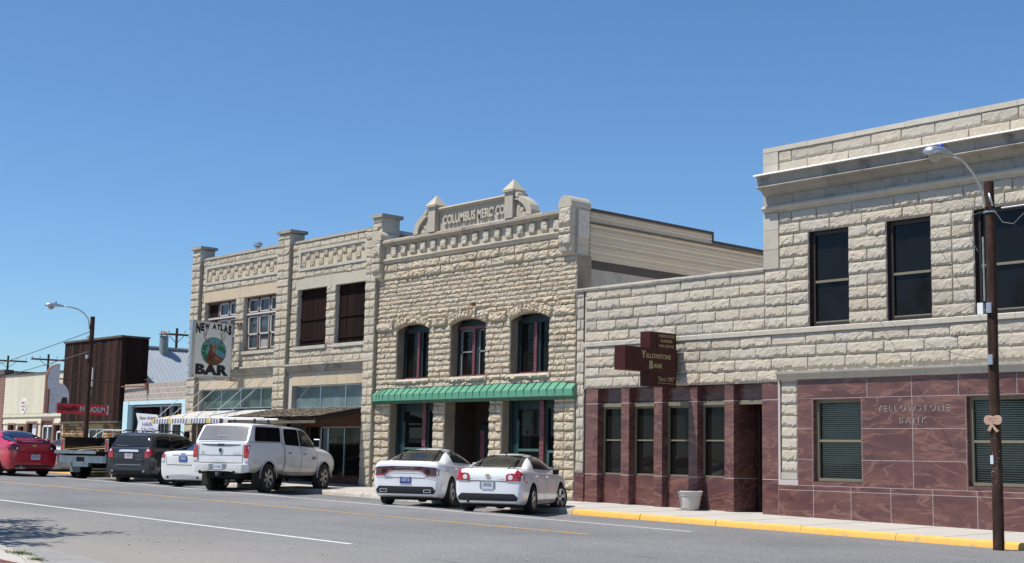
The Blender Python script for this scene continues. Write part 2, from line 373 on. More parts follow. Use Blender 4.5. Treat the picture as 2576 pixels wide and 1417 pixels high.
def stones(mb, x0, x1, zs, opens, L=(.6, 1.1), dep=.06, rough=.5, seed=1, y=0, cell=.055, joint=.010, tv=.10, bond=False, rng_tint=None):
    rng = random.Random(seed); k = 0
    for r in range(len(zs)-1):
        za, zb = zs[r], zs[r+1]; zc = (za+zb)/2
        iv = [(x0, x1)]
        for (a, b, c, d) in opens:
            if c < zc < d:
                nv = []
                for p, q in iv:
                    if b <= p or a >= q: nv.append((p, q))
                    else:
                        if a > p+.02: nv.append((p, a))
                        if b < q-.02: nv.append((b, q))
                iv = nv
        for p, q in iv:
            x = p; first = True
            while x < q-.01:
                l = rng.uniform(*L)
                if first and r % 2: l *= .5
                first = False
                if q-(x+l) < L[0]*.45: l = q-x
                if q-x < L[1]*1.1 and q-x > L[0]*1.3 and l < q-x: l = (q-x)/2
                mb.col = (rng_tint or tintc)(rng, tv)
                k += 1
                block(mb, ((x, za), (x+l, za), (x+l, zb), (x, zb)), y, dep*rng.uniform(.75, 1.2), rough, rng.random()*50, cell, joint)
                x += l
    mb.col = (1, 1, 1)
def panel(mb, x0, x1, z0, z1, opens, y, depth, m=0, mr=None):
    """wall face at y with rectangular holes and their reveals"""
    mr = m if mr is None else mr
    X = sorted({x0, x1, *[min(max(o[i], x0), x1) for o in opens for i in (0, 1)]})
    Z = sorted({z0, z1, *[min(max(o[i], z0), z1) for o in opens for i in (2, 3)]})
    for i in range(len(X)-1):
        for j in range(len(Z)-1):
            xc = (X[i]+X[i+1])/2; zc = (Z[j]+Z[j+1])/2
            if any(o[0] < xc < o[1] and o[2] < zc < o[3] for o in opens): continue
            mb.poly(((X[i], y, Z[j]), (X[i+1], y, Z[j]), (X[i+1], y, Z[j+1]), (X[i], y, Z[j+1])), m)
    for a, b, c, d in opens:
        c = max(c, z0)
        for q in (((a, c), (a, d)), ((b, c), (b, d)), ((a, d), (b, d)), ((a, c), (b, c))):
            (xa, za), (xb, zb) = q
            mb.poly(((xa, y, za), (xb, y, zb), (xb, y+depth, zb), (xa, y+depth, za)), mr)
def profile(mb, x0, x1, pr, m=0, y=0, jog=0, joints=None, tv=.06, seed=1):
    """moulding: pr = list of (out, z) from top to bottom, swept along x in stone lengths"""
    rng = random.Random(seed); x = x0
    while x < x1-.01:
        l = min(joints or (x1-x0), x1-x)
        if x1-(x+l) < .3: l = x1-x
        mb.col = tintc(rng, tv)
        pts = [(y-o, z+(rng.uniform(-jog, jog) if jog else 0)) for o, z in pr]+[(y+.02, pr[-1][1]), (y+.02, pr[0][1])]
        mb.prism(pts, 'x', x+.004, x+l-.004, m); x += l
    mb.col = (1, 1, 1)
def window(t, x0, x1, z0, z1, y, fr='bronze', fw=.06, mull=(), rails=(), glass='glass', mw=None, name='window', dep=.08, label=None):
    mb = MB(); mw = mw or fw*.8
    mb.box(x0, x0+fw, y, y+dep, z0, z1); mb.box(x1-fw, x1, y, y+dep, z0, z1)
    mb.box(x0+fw, x1-fw, y, y+dep, z0, z0+fw); mb.box(x0+fw, x1-fw, y, y+dep, z1-fw, z1)
    for xm in mull: mb.box(xm-mw/2, xm+mw/2, y+.01, y+dep-.01, z0+fw, z1-fw)
    for r in rails:
        zr, xa, xb = r if isinstance(r, tuple) else (r, x0+fw, x1-fw)
        mb.box(xa, xb, y+.015, y+dep-.005, zr-mw/2, zr+mw/2)
    w_ = mb.build(name, fr, t)
    if label: w_['label'] = label
    g = MB(); g.box(x0+fw*.5, x1-fw*.5, y+dep*.6, y+dep*.6+.012, z0+fw*.5, z1-fw*.5)
    g.build('pane', glass, w_)
    return w_
# ============================================================ ground
PROF = [(-20.7, -.26), (-19.5, -.235), (-16, -.213), (-11.3, -.19), (-7.3, -.235), (-6.55, -.232), (-5.9, -.305), (-5.0, -.335), (-3.2, -.352)]
def rz(x, y):
    for (a, za), (b, zb) in zip(PROF, PROF[1:]):
        if a <= y <= b: return lin(za+(zb-za)*(y-a)/(b-a), x)
    return lin(PROF[0][1] if y < PROF[0][0] else PROF[-1][1], x)
XS = [-400, -120]+[-120+4*i for i in range(1, 46)]
def sheet(name, mt, ys, zf, xs=XS, kind='structure'):
    mb = MB(); g = [[mb.vert((x, y, zf(x, y))) for y in ys] for x in xs]
    for i in range(len(xs)-1):
        for j in range(len(ys)-1): mb.face((g[i][j], g[i+1][j], g[i+1][j+1], g[i][j+1]))
    return mb.build(name, mt, None, smooth=True, kind=kind)
sheet('ground', 'soil', [-900, -60, 60, 1500], lambda x, y: lin(-.75, x), xs=[-1500, -400, -120, 60, 900])
yy = []
for (a, _), (b, _) in zip(PROF, PROF[1:]): yy += [a+(b-a)*k/3 for k in range(3)]
sheet('road', 'asphalt', [-34]+yy+[-3.2], rz)
SWZ = lambda x, y: lin(-.175+.012*min(0, y), x)
sheet('pavement', 'concrete', [-3.06, -2, -1, 0, 3.5, 40], SWZ)
def kerb(name, mt, xa, xb, seglen, seed):
    rng = random.Random(seed); mb = MB(); x = xa
    while x < xb-.01:
        l = min(seglen, xb-x)
        n = max(2, int(l/.4)); prev = None
        for i in range(n+1):
            xx = x+.006+(l-.012)*i/n; zt = SWZ(xx, -3.06)+.004+rng.uniform(-.004, .004); w_ = rng.uniform(-.006, .006)
            ring = [mb.vert(p) for p in ((xx, -3.06, zt), (xx, -3.165+w_, zt), (xx, -3.205+w_, zt-.045), (xx, -3.225+w_, lin(-.42, xx)))]
            if prev:
                for k in range(3): mb.face((prev[k], ring[k], ring[k+1], prev[k+1]))
            prev = ring
        x += l
    return mb.build(name, mt, None, smooth=True, kind='structure')
kerb('yellow_kerb', 'kerb_yellow', -25.85, 8, 2.45, 1)
kerb('kerb', 'kerb_concrete', -53.4, -25.85, 3, 2)
kerb('yellow_kerb', 'kerb_yellow', -64, -53.4, 2.45, 3)
kerb('kerb', 'kerb_concrete', -200, -64, 3, 4)
# pavement joints
mb = MB()
for i in range(-40, 6):
    x = i*1.83-.4; mb.hexa([(q, y_, SWZ(q, y_)+d_) for d_ in (-.01, .003) for q, y_ in ((x, -3.05), (x+.016, -3.05), (x+.016, -.06), (x, -.06))])
mb.build('pavement_joints', 'stone_dark', None, kind='structure')
# painted markings
def stripe(name, mt, pts, wd, ragged=0):
    mb = MB(); prev = None; rng = random.Random(5); xs = []
    (xa, ya), (xb, yb) = pts; n = int(abs(xb-xa)/.6)+2
    for i in range(n+1):
        t = i/n; x = xa+(xb-xa)*t; y = ya+(yb-ya)*t; q = wd/2*(1+rng.uniform(-ragged, ragged)); 
        r = [mb.vert((x, y-q, rz(x, y-q)+.004)), mb.vert((x, y+q, rz(x, y+q)+.004))]
        if prev: mb.face((prev[0], r[0], r[1], prev[1]))
        prev = r
    mb.build(name, mt, None, kind='structure')
stripe('parking_lane_line', 'line_white', ((-150, -7.2), (-18.3, -7.2)), .10, .1)
stripe('parking_lane_line', 'line_white', ((-17.0, -6.4), (-15.6, -6.4)), .07, .2)
stripe('parking_lane_line', 'line_white', ((-13.5, -6.3), (-11.6, -6.3)), .08, .2)
stripe('centre_line', 'line_yellow', ((-150, -13.0), (-50.8, -11.95)), .13, .1)
stripe('centre_line', 'line_yellow', ((-50.8, -11.95), (-18.0, -10.45)), .13, .15)
stripe('edge_line', 'line_white', ((-150, -16.0), (-17.8, -16.0)), .12, .06)
# near corner: pavement, kerb, red pavers
NK = [(-60, -20.95), (-30, -21.0), (-21.5, -21.1), (-18.6, -21.29), (-17.27, -21.5), (-16.4, -21.66), (-15.63, -21.9), (-14.6, -22.6), (-13.9, -24), (-13.6, -34)]
mb = MB(); a = [mb.vert((x-.16, y-.16, lin(-.12, x))) for x, y in NK]; b = mb.vert((-60, -34, lin(-.12, -60))); mb.face(a[::-1]+[b]); mb.build('near_pavement', 'concrete', None, kind='structure')
mb = MB(); pv = None
for x, y in NK:
    r = [mb.vert(p) for p in ((x-.16, y-.16, lin(-.116, x)), (x-.03, y-.03, lin(-.118, x)), (x, y, lin(-.14, x)), (x+.01, y+.01, lin(-.30, x)))]
    if pv:
        for k in range(3): mb.face((pv[k], r[k], r[k+1], pv[k+1]))
    pv = r
mb.build('near_kerb', 'kerb_concrete', None, smooth=True, kind='structure')
mb = MB(); OFF = [(0, .55), (0, .6), (.05, .75), (.1, .85), (.2, .92), (.3, 1.0), (.5, .95), (.8, .7), (.9, .3), (.9, 0)]
ga = [mb.vert((x, y, lin(-.262, x)+.01)) for x, y in NK]; gb = [mb.vert((x+p, y+q, rz(x+p, y+q)+.006)) for (x, y), (p, q) in zip(NK, OFF)]
for i in range(len(NK)-1): mb.face((ga[i], ga[i+1], gb[i+1], gb[i]))
mb.build('gutter', 'gutter_dust', None, kind='structure')
mb = MB(); rng = random.Random(3)
for i in range(20):
    for j in range(16):
        x = -19.2+i*.215+(.1 if j % 2 else 0); y = -24.0+j*.112
        if y < -22.15 and x < -15.2: mb.box(x, x+.205, y, y+.104, lin(-.14, x), lin(-.108, x)+rng.uniform(0, .003))
mb.build('red_pavers', 'paver', None, kind='structure')
def tuft(cx, cy, n, s, lab, seed):
    rng = random.Random(seed); mb = MB()
    for i in range(n):
        a = rng.uniform(0, 2*pi); r = abs(rng.gauss(0, s)); x = cx+r*cos(a)*1.8; y = cy+r*sin(a)*.5; h = rng.uniform(.015, .05)
        dx, dy = rng.uniform(-.07, .07), rng.uniform(-.07, .07); z = lin(-.118, x); q = .006
        mb.poly(((x-q, y, z), (x+q, y, z), (x+dx, y+dy, z+h))); mb.poly(((x, y-q, z), (x, y+q, z), (x+dx*1.3, y+dy, z+h*.8)))
    o = mb.build('grass_tuft', 'grass', None); tag(o, lab, 'grass', 'weeds in the kerb joint')
tuft(-17.0, -21.66, 150, .13, 'larger sprawling green weed tuft growing in the near kerb joint, at the bottom left corner', 1)
tuft(-16.05, -21.82, 70, .08, 'smaller weed tuft in the near kerb joint, to the right of the larger one', 2)
# gravel crumbs on the road
mb = MB(); rng = random.Random(11)
for i in range(230):
    x = rng.uniform(-40, -8); y = rng.uniform(-20, -5) if i % 2 else rng.uniform(-19.8, -16.5); s = rng.uniform(.008, .024); z = rz(x, y)
    mb.lathe([(s*.5, 0), (s, s*.5), (s*.3, s*.9)], (x, y, z), 5)
mb.build('gravel', 'kerb_concrete', None, kind='stuff')

# ============================================================ BANK
T = thing('bank_building', 'long rock-faced sandstone bank with dark red granite ground floor, rightmost building', 'building', (-18, 0, lin(-.175, -18)))
XL, XM, XR = -29.0, -21.9, -5.0
WINS = [(-20.49, -19.29), (-18.19, -16.98), (-15.86, -13.3), (-12.2, -11.0), (-9.9, -8.7)]
hiop = [(a, b, 4.89, 7.37) for a, b in WINS]
LW = [(-20.42, -18.96, .98, 3.05), (-16.17, -12.9, .98, 3.05), (-11.6, -8.6, .98, 3.05)]
bays = [(-28.09, -27.13), (-26.82, -25.85), (-25.54, -24.56), (-24.25, -23.29)]
SM = ['stone', 'mortar', 'stone_smooth', 'roof_dark', 'maroon_dark', 'roof_pale']
mb = MB()
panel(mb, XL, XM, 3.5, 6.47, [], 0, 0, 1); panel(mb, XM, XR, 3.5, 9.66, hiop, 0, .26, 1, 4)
mb.poly(((XM, 0, 6.3), (XM, 0, 9.66), (XM, 14, 9.66), (XM, 14, 6.3)), 1)
mb.poly(((XL, .002, 0), (XL, .002, 6.4), (XL, 18, 6.4), (XL, 18, 0)), 1)
mb.poly(((XL, .3, 6.2), (XM, .3, 6.2), (XM, 18, 6.2), (XL, 18, 6.2)), 5); mb.poly(((XM, 0, 9.3), (XR, 0, 9.3), (XR, 18, 9.3), (XM, 18, 9.3)), 3)
mb.poly(((XR, 0, 0), (XR, 18, 0), (XR, 18, 9.66), (XR, 0, 9.66)), 1)
up = [4.89+.31*i for i in range(9)]+[7.675, 7.985]
corner = [(-30, -21.42, 6.47, 12)]
stones(mb, -21.9, XR, up, hiop+corner, L=(.62, 1.35), dep=.060, rough=.42, seed=3, cell=.05)
stones(mb, -21.42, XR, [9.02, 9.34, 9.65], [], L=(.8, 1.3), dep=.045, rough=.45, seed=4, cell=.05)
stones(mb, -28.60, -21.9, [4.885+.3165*i for i in range(6)], [], L=(.80, 1.08), dep=.055, rough=.40, seed=5, cell=.05)
stones(mb, -28.60, XR, [3.51, 3.82, 4.13, 4.44, 4.75], [(-21.5, XR, 3.5, 3.77)], L=(.86, 1.22), dep=.055, rough=.40, seed=6, cell=.05)
stones(mb, -29.0, -28.66, [.98+.33*i for i in range(17)]+[6.44], [], L=(.33, .34), dep=.04, rough=.35, seed=7)
stones(mb, -21.40, -20.9, [1.18+.289*i for i in range(9)], [], L=(1.2, 1.2), dep=.06, rough=.25, seed=8, y=.02)
rng = random.Random(2); z = 6.50
while z < 7.95:
    h = min(.52, 7.99-z); mb.col = tintc(rng, .05); mb.box(-21.92, -21.43, -.055, .3, z+.004, z+h-.004, 2); z += h
for za, zb in ((9.02, 9.34), (9.34, 9.65)):
    mb.col = tintc(rng, .05); mb.box(-21.92, -21.43, -.055, .3, za+.004, zb-.004, 2)
mb.col = (.9, .9, .9); mb.box(-21.40, -20.9, -.03, .02, 1.0, 1.175, 2)
mb.col = (1, 1, 1); mb.box(-21.44, -20.86, .02, .05, 1.0, 3.55, 1)
mb.build('wall', SM, T)
# copings, cornice, sill course
mb = MB()
profile(mb, -21.93, XR, [(.045, 9.79), (.055, 9.66)], 0, joints=1.45, jog=.006, seed=1)
mb.build('coping', 'stone_smooth', T)
mb = MB(); profile(mb, -29.02, -21.9, [(.05, 6.57), (.085, 6.50), (.07, 6.44), (.03, 6.435)], 0, joints=1.05, jog=.012, seed=2)
mb.build('coping', 'stone_grey', T)
mb = MB()
profile(mb, -21.86, XR, [(.47, 8.94), (.40, 8.90), (.38, 8.70), (.42, 8.69), (.44, 8.655), (.40, 8.62), (.30, 8.61), (.22, 8.58), (.16, 8.52), (.08, 8.46), (.02, 8.455)], 1, joints=2.1, seed=3)
profile(mb, -21.88, XR, [(.54, 8.985), (.55, 8.945), (.02, 8.94)], 2, joints=6, seed=3, tv=.01)
profile(mb, -21.93, XR, [(.04, 8.46), (.05, 8.20), (.02, 8.195)], 1, joints=.98, seed=5)
profile(mb, -21.9, XR, [(.06, 8.20), (.15, 8.175), (.17, 8.12), (.14, 8.07), (.06, 8.045), (.02, 8.0)], 0, joints=1.9, seed=6, tv=.03)
mb.build('cornice', ['stone_smooth', 'stone_grey', 'white_paint'], T)
mb = MB(); profile(mb, -28.62, XR, [(.04, 4.895), (.085, 4.87), (.085, 4.76), (.02, 4.745)], 0, joints=1.25, seed=7, tv=.05)
mb.build('sill_course', 'stone_smooth', T)
mb = MB(); profile(mb, -21.48, XR, [(.175, 3.765), (.165, 3.71), (.12, 3.68), (.10, 3.60), (.05, 3.56), (.0, 3.54)], 0, joints=1.45, jog=.004, seed=8, tv=.04)
mb.build('cornice', 'stone_smooth', T)
# upper windows
for i, (a, b) in enumerate(WINS):
    window(T, a, b, 4.895, 7.37, .12, 'bronze', .10, mull=([(a+b)/2] if b-a > 1.6 else []), dep=.1)
    mb = MB(); mb.box(a+.1, b-.1, .125, .17, 6.03, 6.09); mb.build('sash_rail', 'bronze_light', T); mb = MB(); mb.box(a+.1, b-.1, .125, .17, 4.99, 5.03); mb.build('sash_rail', 'bronze_light', T)
mb = MB(); mb.tube([(-28.63, -.06, 3.5), (-28.63, -.06, 4.72)], .02); mb.tube([(-28.63, -.08, 4.9), (-28.63, -.08, 6.44)], .02); mb.build('conduit', 'brown_trim', T)
# granite cladding
GM = ['granite', 'granite_joint']
def slab(mb, x0, x1, z0, z1, y=-.03, y1=.05, rng=random.Random(12)):
    mb.col = (rng.random()*3, rng.random()*3, rng.random()*3); mb.box(x0+.006, x1-.006, y, y1, z0+.006, z1-.006, 0)
zb_ = lambda x: lin(-.175, x)-.02
mb = MB()
jy = -.0285
# right part: opaque joint backing pieces are thin light sheets behind the slab faces
def joints_back(x0, x1, z0, z1, ops):
    panel(mb, x0, x1, z0, z1, ops, jy, .18, 1, 0)
RX = -5.0
joints_back(-21.49, RX, -.2, 3.54, [(a, b, c-.09, d) for a, b, c, d in LW]+[(-21.42, -20.88, .99, 3.55)])
xs_ = [-21.49, -20.41, -19.30, -18.18, -17.06, -15.93, -14.8, -13.6, -12.4, -11.2, -10, -8.8, -7.6, -6.4, -5]
for a, b in zip(xs_, xs_[1:]):
    slab(mb, a, b, -.3, .735); slab(mb, a, b, .735, .86)
# sill pieces, side panels and fields
def fields(xa, xb, zs, vs=()):
    X = [xa, *vs, xb]
    for p, q in zip(X, X[1:]):
        for c, d in zip(zs, zs[1:]): slab(mb, p, q, c, d)
slab(mb, -20.88, -20.42, .86, 1.52); slab(mb, -20.88, -20.42, 1.52, 2.29); slab(mb, -20.88, -20.42, 2.29, 3.06)
for a, b, c, d in LW: slab(mb, a, b, .86, .975, y=-.03)
fields(-18.96, -16.17, [.86, 1.52, 2.29, 3.055], [-17.56]); fields(-12.9, -11.6, [.86, 1.52, 2.29, 3.055]); fields(-8.6, RX, [.86, 1.52, 2.29, 3.055], [-7.2])
tops = [-20.88, -18.8, -17.57, -16.34, -14.9, -13.4, -11.9, -10.4, -8.9, -7.4, RX]
for a, b in zip(tops, tops[1:]): slab(mb, a, b, 3.055, 3.545)
# reveals of the lower windows in granite
for a, b, c, d in LW:
    mb.col = (a % 2, b % 2, 1); mb.box(a-.0, a+.03, -.028, .2, c, d, 0); mb.box(b-.03, b, -.028, .2, c, d, 0); mb.box(a+.03, b-.03, -.028, .2, d-.03, d, 0)
# left part: piers and deep bays
PIER = [(-28.60, -28.09), (-27.13, -26.82), (-25.85, -25.54), (-24.56, -24.25), (-23.29, -22.98), (-22.03, -21.49)]
for i, (a, b) in enumerate(PIER):
    dep = .30 if i not in (4, 5) else 1.3
    zz = [zb_(a)-.1, .98, 3.05, 3.52]
    for c, d in zip(zz, zz[1:]): mb.col = (i*.7+c, c*2.1, i*1.3); mb.box(a, b, 0, dep, c+.009, d-.009, 0)
    mb.col = (1, 1, 1); mb.box(a+.001, b-.001, .001, dep-.002, zz[0], zz[-1]-.01, 1)
mb.col = (.4, 2, 1); slab(mb, -29.02, -28.63, zb_(-29)-.1, .85, y=-.03); slab(mb, -29.0, -28.62, .85, .98, y=-.02)
for a, b in bays:
    slab(mb, a, b, zb_(a)-.1, .98, y=.22, y1=.4); slab(mb, a, b, 3.09, 3.52, y=.22, y1=.4)
slab(mb, -22.98, -22.03, 3.09, 3.52, y=.22, y1=.4)
mb.col = (1, 1, 1)
mb.box(-28.6, -21.5, .4, .45, 3.0, 3.6, 0)
mb.build('granite_cladding', GM, T)
mb = MB()
for a, b in bays+[(-22.98, -22.03)]: mb.box(a, b, .19, .26, 2.955, 3.075)
mb.build('fascia', 'bronze_light', T)
for a, b in bays:
    window(T, a, b, .98, 2.95, .26, 'bronze_light', .05, rails=[1.985], glass='glass_brown', dep=.08)
# bank doorway: recessed side door
mb = MB(); mb.box(-22.98, -22.03, 1.25, 1.33, 0, 3.1); mb.build('wall', 'dark_brown', T)
mb = MB(); mb.box(-22.85, -22.79, .9, 1.24, 0.05, 2.9); mb.box(-22.15, -22.09, .9, 1.24, .05, 2.9); mb.box(-22.79, -22.15, 1.16, 1.24, 2.3, 2.36); mb.box(-22.79, -22.15, 1.16, 1.24, 1.0, 1.04)
dr = mb.build('door', 'bronze', T); mb = MB(); mb.box(-22.79, -22.15, 1.20, 1.215, .1, 2.9); mb.build('pane', 'glass_brown', dr)
mb = MB(); mb.tube([(-22.7, 1.1, 1.0), (-22.7, 1.1, 1.35)], .02); mb.build('handle', 'chrome', dr)
# lower windows with blinds
for a, b, c, d in LW:
    mu = [] if b-a < 2 else [(a+b)/2]
    window(T, a+.03, b-.03, c, d-.03, .10, 'bronze_light', .075, mull=mu, rails=[1.99], glass='glass_clear', dep=.1)
    mb = MB(); z = c+.08
    while z < d-.12:
        mb.poly(((a+.09, .235, z), (b-.09, .235, z), (b-.09, .252, z+.028), (a+.09, .252, z+.028))); z += .052
    mb.build('blind', 'blind', T)
    mb = MB(); mb.box(a-.3, b+.3, .55, .57, c-.3, d+.3); mb.box(a-.3, b+.3, .24, .56, c-.32, c-.3); mb.build('dark_backing', 'dark', T)  # near-black sheet behind the blinds stands for the unlit room
# carved letters: groove shade as dark letters, lit edge as a pale offset copy
mb = MB()
text_fit(mb, 'YELLOWSTONE', 'f', (-18.515, 2.700), 1.94, .15, -.0325, .001, -.012, space=1.35)
text_fit(mb, 'BANK', 'f', (-17.915, 2.420), .74, .15, -.0325, .001, -.012, space=1.45)
mb.build('lettering_highlight', 'granite_joint', T)
mb = MB(); mb.col = (.3, .3, .3)
text_fit(mb, 'YELLOWSTONE', 'f', (-18.53, 2.715), 1.94, .15, -.0355, .001, -.010, space=1.35)
text_fit(mb, 'BANK', 'f', (-17.93, 2.435), .74, .15, -.0355, .001, -.010, space=1.45)
mb.build('lettering', 'frame_dark', T)

# ---- bank projecting sign
T = thing('projecting_sign', 'dark brown stepped bank sign with gold letters projecting over the pavement', 'sign', (-25.04, 0, 3.2))
x0, x1 = -25.20, -24.80
mb = MB(); mb.box(x0, x1, -2.32, -.22, 3.83, 4.47); mb.build('main_panel', 'sign_brown', T)
mb = MB(); mb.box(x0+.02, x1-.02, -1.32, -.25, 4.475, 4.93); mb.build('upper_panel', 'sign_brown', T)
mb = MB(); mb.box(x0+.02, x1-.02, -1.32, -.25, 3.43, 3.825); mb.build('lower_panel', 'sign_brown', T)
mb = MB()
for (a, b, c, d) in ((-1.95, -.22, 3.83, 4.47), (-1.05, -.25, 4.475, 4.93), (-1.05, -.25, 3.43, 3.825)):
    xx = x1 if c == 3.83 else x1-.02
    for q in ((a, b, c, c+.018), (a, b, d-.018, d), (a, a+.018, c, d), (b-.018, b, c, d)): mb.box(xx, xx+.012, q[0], q[1], q[2], q[3])
mb.build('trim', 'frame_dark', T)
mb = MB(); mb.tube([(-25.1, -.25, 4.43), (-25.04, .02, 4.43)], .025); mb.tube([(-25.1, -.25, 3.86), (-25.04, .02, 3.86)], .025); mb.box(-25.14, -24.98, -.10, -.06, 3.8, 4.5)
mb.tube([(-25.1, -1.9, 3.85), (-25.9, -.02, 2.9)], .006); mb.tube([(-25.1, -2.2, 4.44), (-24.2, -.02, 5.6)], .006); mb.tube([(-25.1, -1.2, 4.93), (-26.2, -.05, 5.3)], .006)
mb.build('bracket', 'iron', T)
mb = MB(); X = x1+.004
text_fit(mb, 'Y', 'r', (-1.68, 4.17), .17, .22, X, .004, .03); text_fit(mb, 'ELLOWSTONE', 'r', (-1.49, 4.19), 1.00, .125, X, .004, .015)
text_fit(mb, 'B', 'r', (-1.36, 3.90), .15, .22, X, .004, .03); text_fit(mb, 'ANK', 'r', (-1.19, 3.93), .36, .125, X, .004, .015)
X2 = X-.02
text_fit(mb, 'AGRICULTURE', 'r', (-.97, 4.80), .66, .075, X2, .003, .01); text_fit(mb, 'BUSINESS', 'r', (-.87, 4.66), .47, .075, X2, .003, .01); text_fit(mb, 'REAL ESTATE', 'r', (-.94, 4.52), .60, .075, X2, .003, .01)
text_fit(mb, '\u201cSince 1907\u201d', 'r', (-1.0, 3.58), .72, .13, X2, .003, .0); mb.box(X2, X2+.004, -1.0, -.28, 3.52, 3.532)
mb.build('lettering', 'sign_gold', T)

GT[:] = [1.0, .955, .88]
# ============================================================ MERC
T = thing('mercantile_building', 'two storey rock-faced stone store with arched windows, carved name panel and green awning', 'building', (-34, 0, lin(-.175, -34)))
A, B = -39.25, -29.03
AR = [(-38.07, -36.25), (-35.07, -33.25), (-32.03, -30.23)]
UPO = [(a, b, 4.06, 5.99) for a, b in AR]
GO = [(-38.36, -35.89, .1, 3.5), (-35.29, -32.98, .0, 3.5), (-32.36, -29.93, .1, 3.5)]
mb = MB()
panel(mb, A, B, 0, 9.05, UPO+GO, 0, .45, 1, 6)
mb.poly(((B-.2, 0, 0), (B-.2, 16, 0), (B-.2, 16, 7.25), (B-.2, 0, 7.25)), 1); mb.poly(((A, 0, 8), (A, 16, 8), (A, 16, 9), (A, 0, 9)), 1)
mb.poly(((A, .3, 8.7), (B, .3, 8.7), (B, 16, 8.7), (A, 16, 8.7)), 3)
# parapet back
mb.box(A, B, .02, .5, 8.2, 9.05, 1)
zs = [lin(-.175, -34)+.0]; zs = [.2, .5, .79, 1.08, 1.37, 1.66, 1.95, 2.24, 2.53, 2.82, 3.11, 3.41, 3.70, 3.90]
stones(mb, A, B, zs, GO, L=(.35, .85), dep=.085, rough=.7, seed=21, cell=.06)
sills = [(a-.05, b+.12, 3.87, 4.08) for a, b in AR]
stones(mb, A, B, [3.90, 4.07], sills, L=(.3, .7), dep=.08, rough=.7, seed=22)
for a, b, c, d in sills:
    mb.col = (1, .98, .95); block(mb, ((a, 3.88), (b, 3.88), (b, 4.06), (a, 4.06)), 0, .16, .5, a, .06)
zs = [4.07+.19*i for i in range(9)]+[5.78]
stones(mb, A, B, zs, UPO, L=(.25, .65), dep=.058, rough=.75, seed=23, cell=.055)
def ringhw(z): return 1.10 if z < 6.1 else (sqrt(2.53**2-(z-3.8)**2) if z < 6.33 else 0)
imp = []
for lo, hi in ((5.78, 6.12), (6.12, 6.28), (6.28, 6.44)):
    zc = (lo+hi)/2; op = [((a+b)/2-ringhw(zc), (a+b)/2+ringhw(zc), lo, hi) for a, b in AR if ringhw(zc) > 0]
    stones(mb, A+.02, B-.02, [lo, hi], op, L=((.7, 1.1) if lo < 6 else (.3, .7)), dep=(.12 if lo < 6 else .075), rough=.7, seed=int(lo*10), cell=.055)
for a, b in AR:
    c = (a+b)/2; rr = random.Random(int(c*10)); n = 11
    for k in range(n):
        t0 = R(25.5)-R(51)*k/n; t1 = R(25.5)-R(51)*(k+1)/n
        P = lambda t, r: (c-r*sin(t), 3.8+r*cos(t))
        q = rr.uniform(-.03, .05); mb.col = tintc(rr, .08)
        block(mb, (P(t0, 2.17), P(t1, 2.17), P(t1, 2.50+q), P(t0, 2.50+q)), 0, .15, .7, rr.random()*50, .05)
zs = [6.44+.148*i for i in range(8)]+[7.62]
stones(mb, A, B, zs, [], L=(.3, .8), dep=.052, rough=.75, seed=25, cell=.055)
stones(mb, A+.3, B-.3, [7.62, 7.92, 8.22], [], L=(.35, .9), dep=.09, rough=.75, seed=26, cell=.055)
mb.col = (1, 1, 1)
mb.build('wall', SM+['stone_shaded'], T)
mb = MB()
profile(mb, A+.3, B-.35, [(.12, 8.42), (.13, 8.37), (.08, 8.26), (.04, 8.24)], 0, joints=1.5, jog=.01, seed=4)
profile(mb, A+.3, B-.35, [(.14, 9.10), (.20, 9.06), (.20, 8.98), (.14, 8.93), (.10, 8.88), (.05, 8.86)], 1, joints=1.7, jog=.012, seed=5)
profile(mb, A+.3, B-.35, [(.03, 8.87), (.03, 8.41)], 0, joints=.56, seed=6, tv=.1)
mb.build('cornice', ['stone_smooth', 'stone_grey'], T)
rr = random.Random(9)
for k in range(16):
    mb = MB(); x = -38.48+k*.5627; mb.col = tintc(rr, .12, .04)
    block(mb, ((x, 8.44), (x+.29, 8.44), (x+.29, 8.85), (x, 8.85)), -.05, .09, .45, rr.random()*50, .045)
    mb.box(x+.01, x+.28, -.06, .0, 8.445, 8.845); mb.build('dentil', 'stone_smooth', T)
# corner piers
for xa, xb, nm in ((-39.43, -38.94, 0), (-29.62, -29.10, 1)):
    mb = MB(); rr = random.Random(nm+3)
    for za, zb in ((7.95, 8.28), (8.28, 8.50), (8.50, 9.12)):
        mb.col = tintc(rr, .1); mb.box(xa, xb, -.22, .55, za+.005, zb-.005)
        block(mb, ((xa, za), (xb, za), (xb, zb), (xa, zb)), -.22, .07, .6, rr.random()*50, .05)
    mb.col = tintc(rr, .05)
    arc = [((xa+xb)/2-(xb-xa+.06)/2*cos(pi*k/10), 9.12+.10+.27*sin(pi*k/10)) for k in range(11)]
    mb.prism([(xa-.03, 9.12)]+arc+[(xb+.03, 9.12)], 'y', -.26, .6)
    mb.prism([(-.22, 7.95), (-.20, 7.78), (.0, 7.62), (.55, 7.62), (.55, 7.95)], 'x', xa, xb)
    mb.build('corner_pier', 'stone_smooth', T)
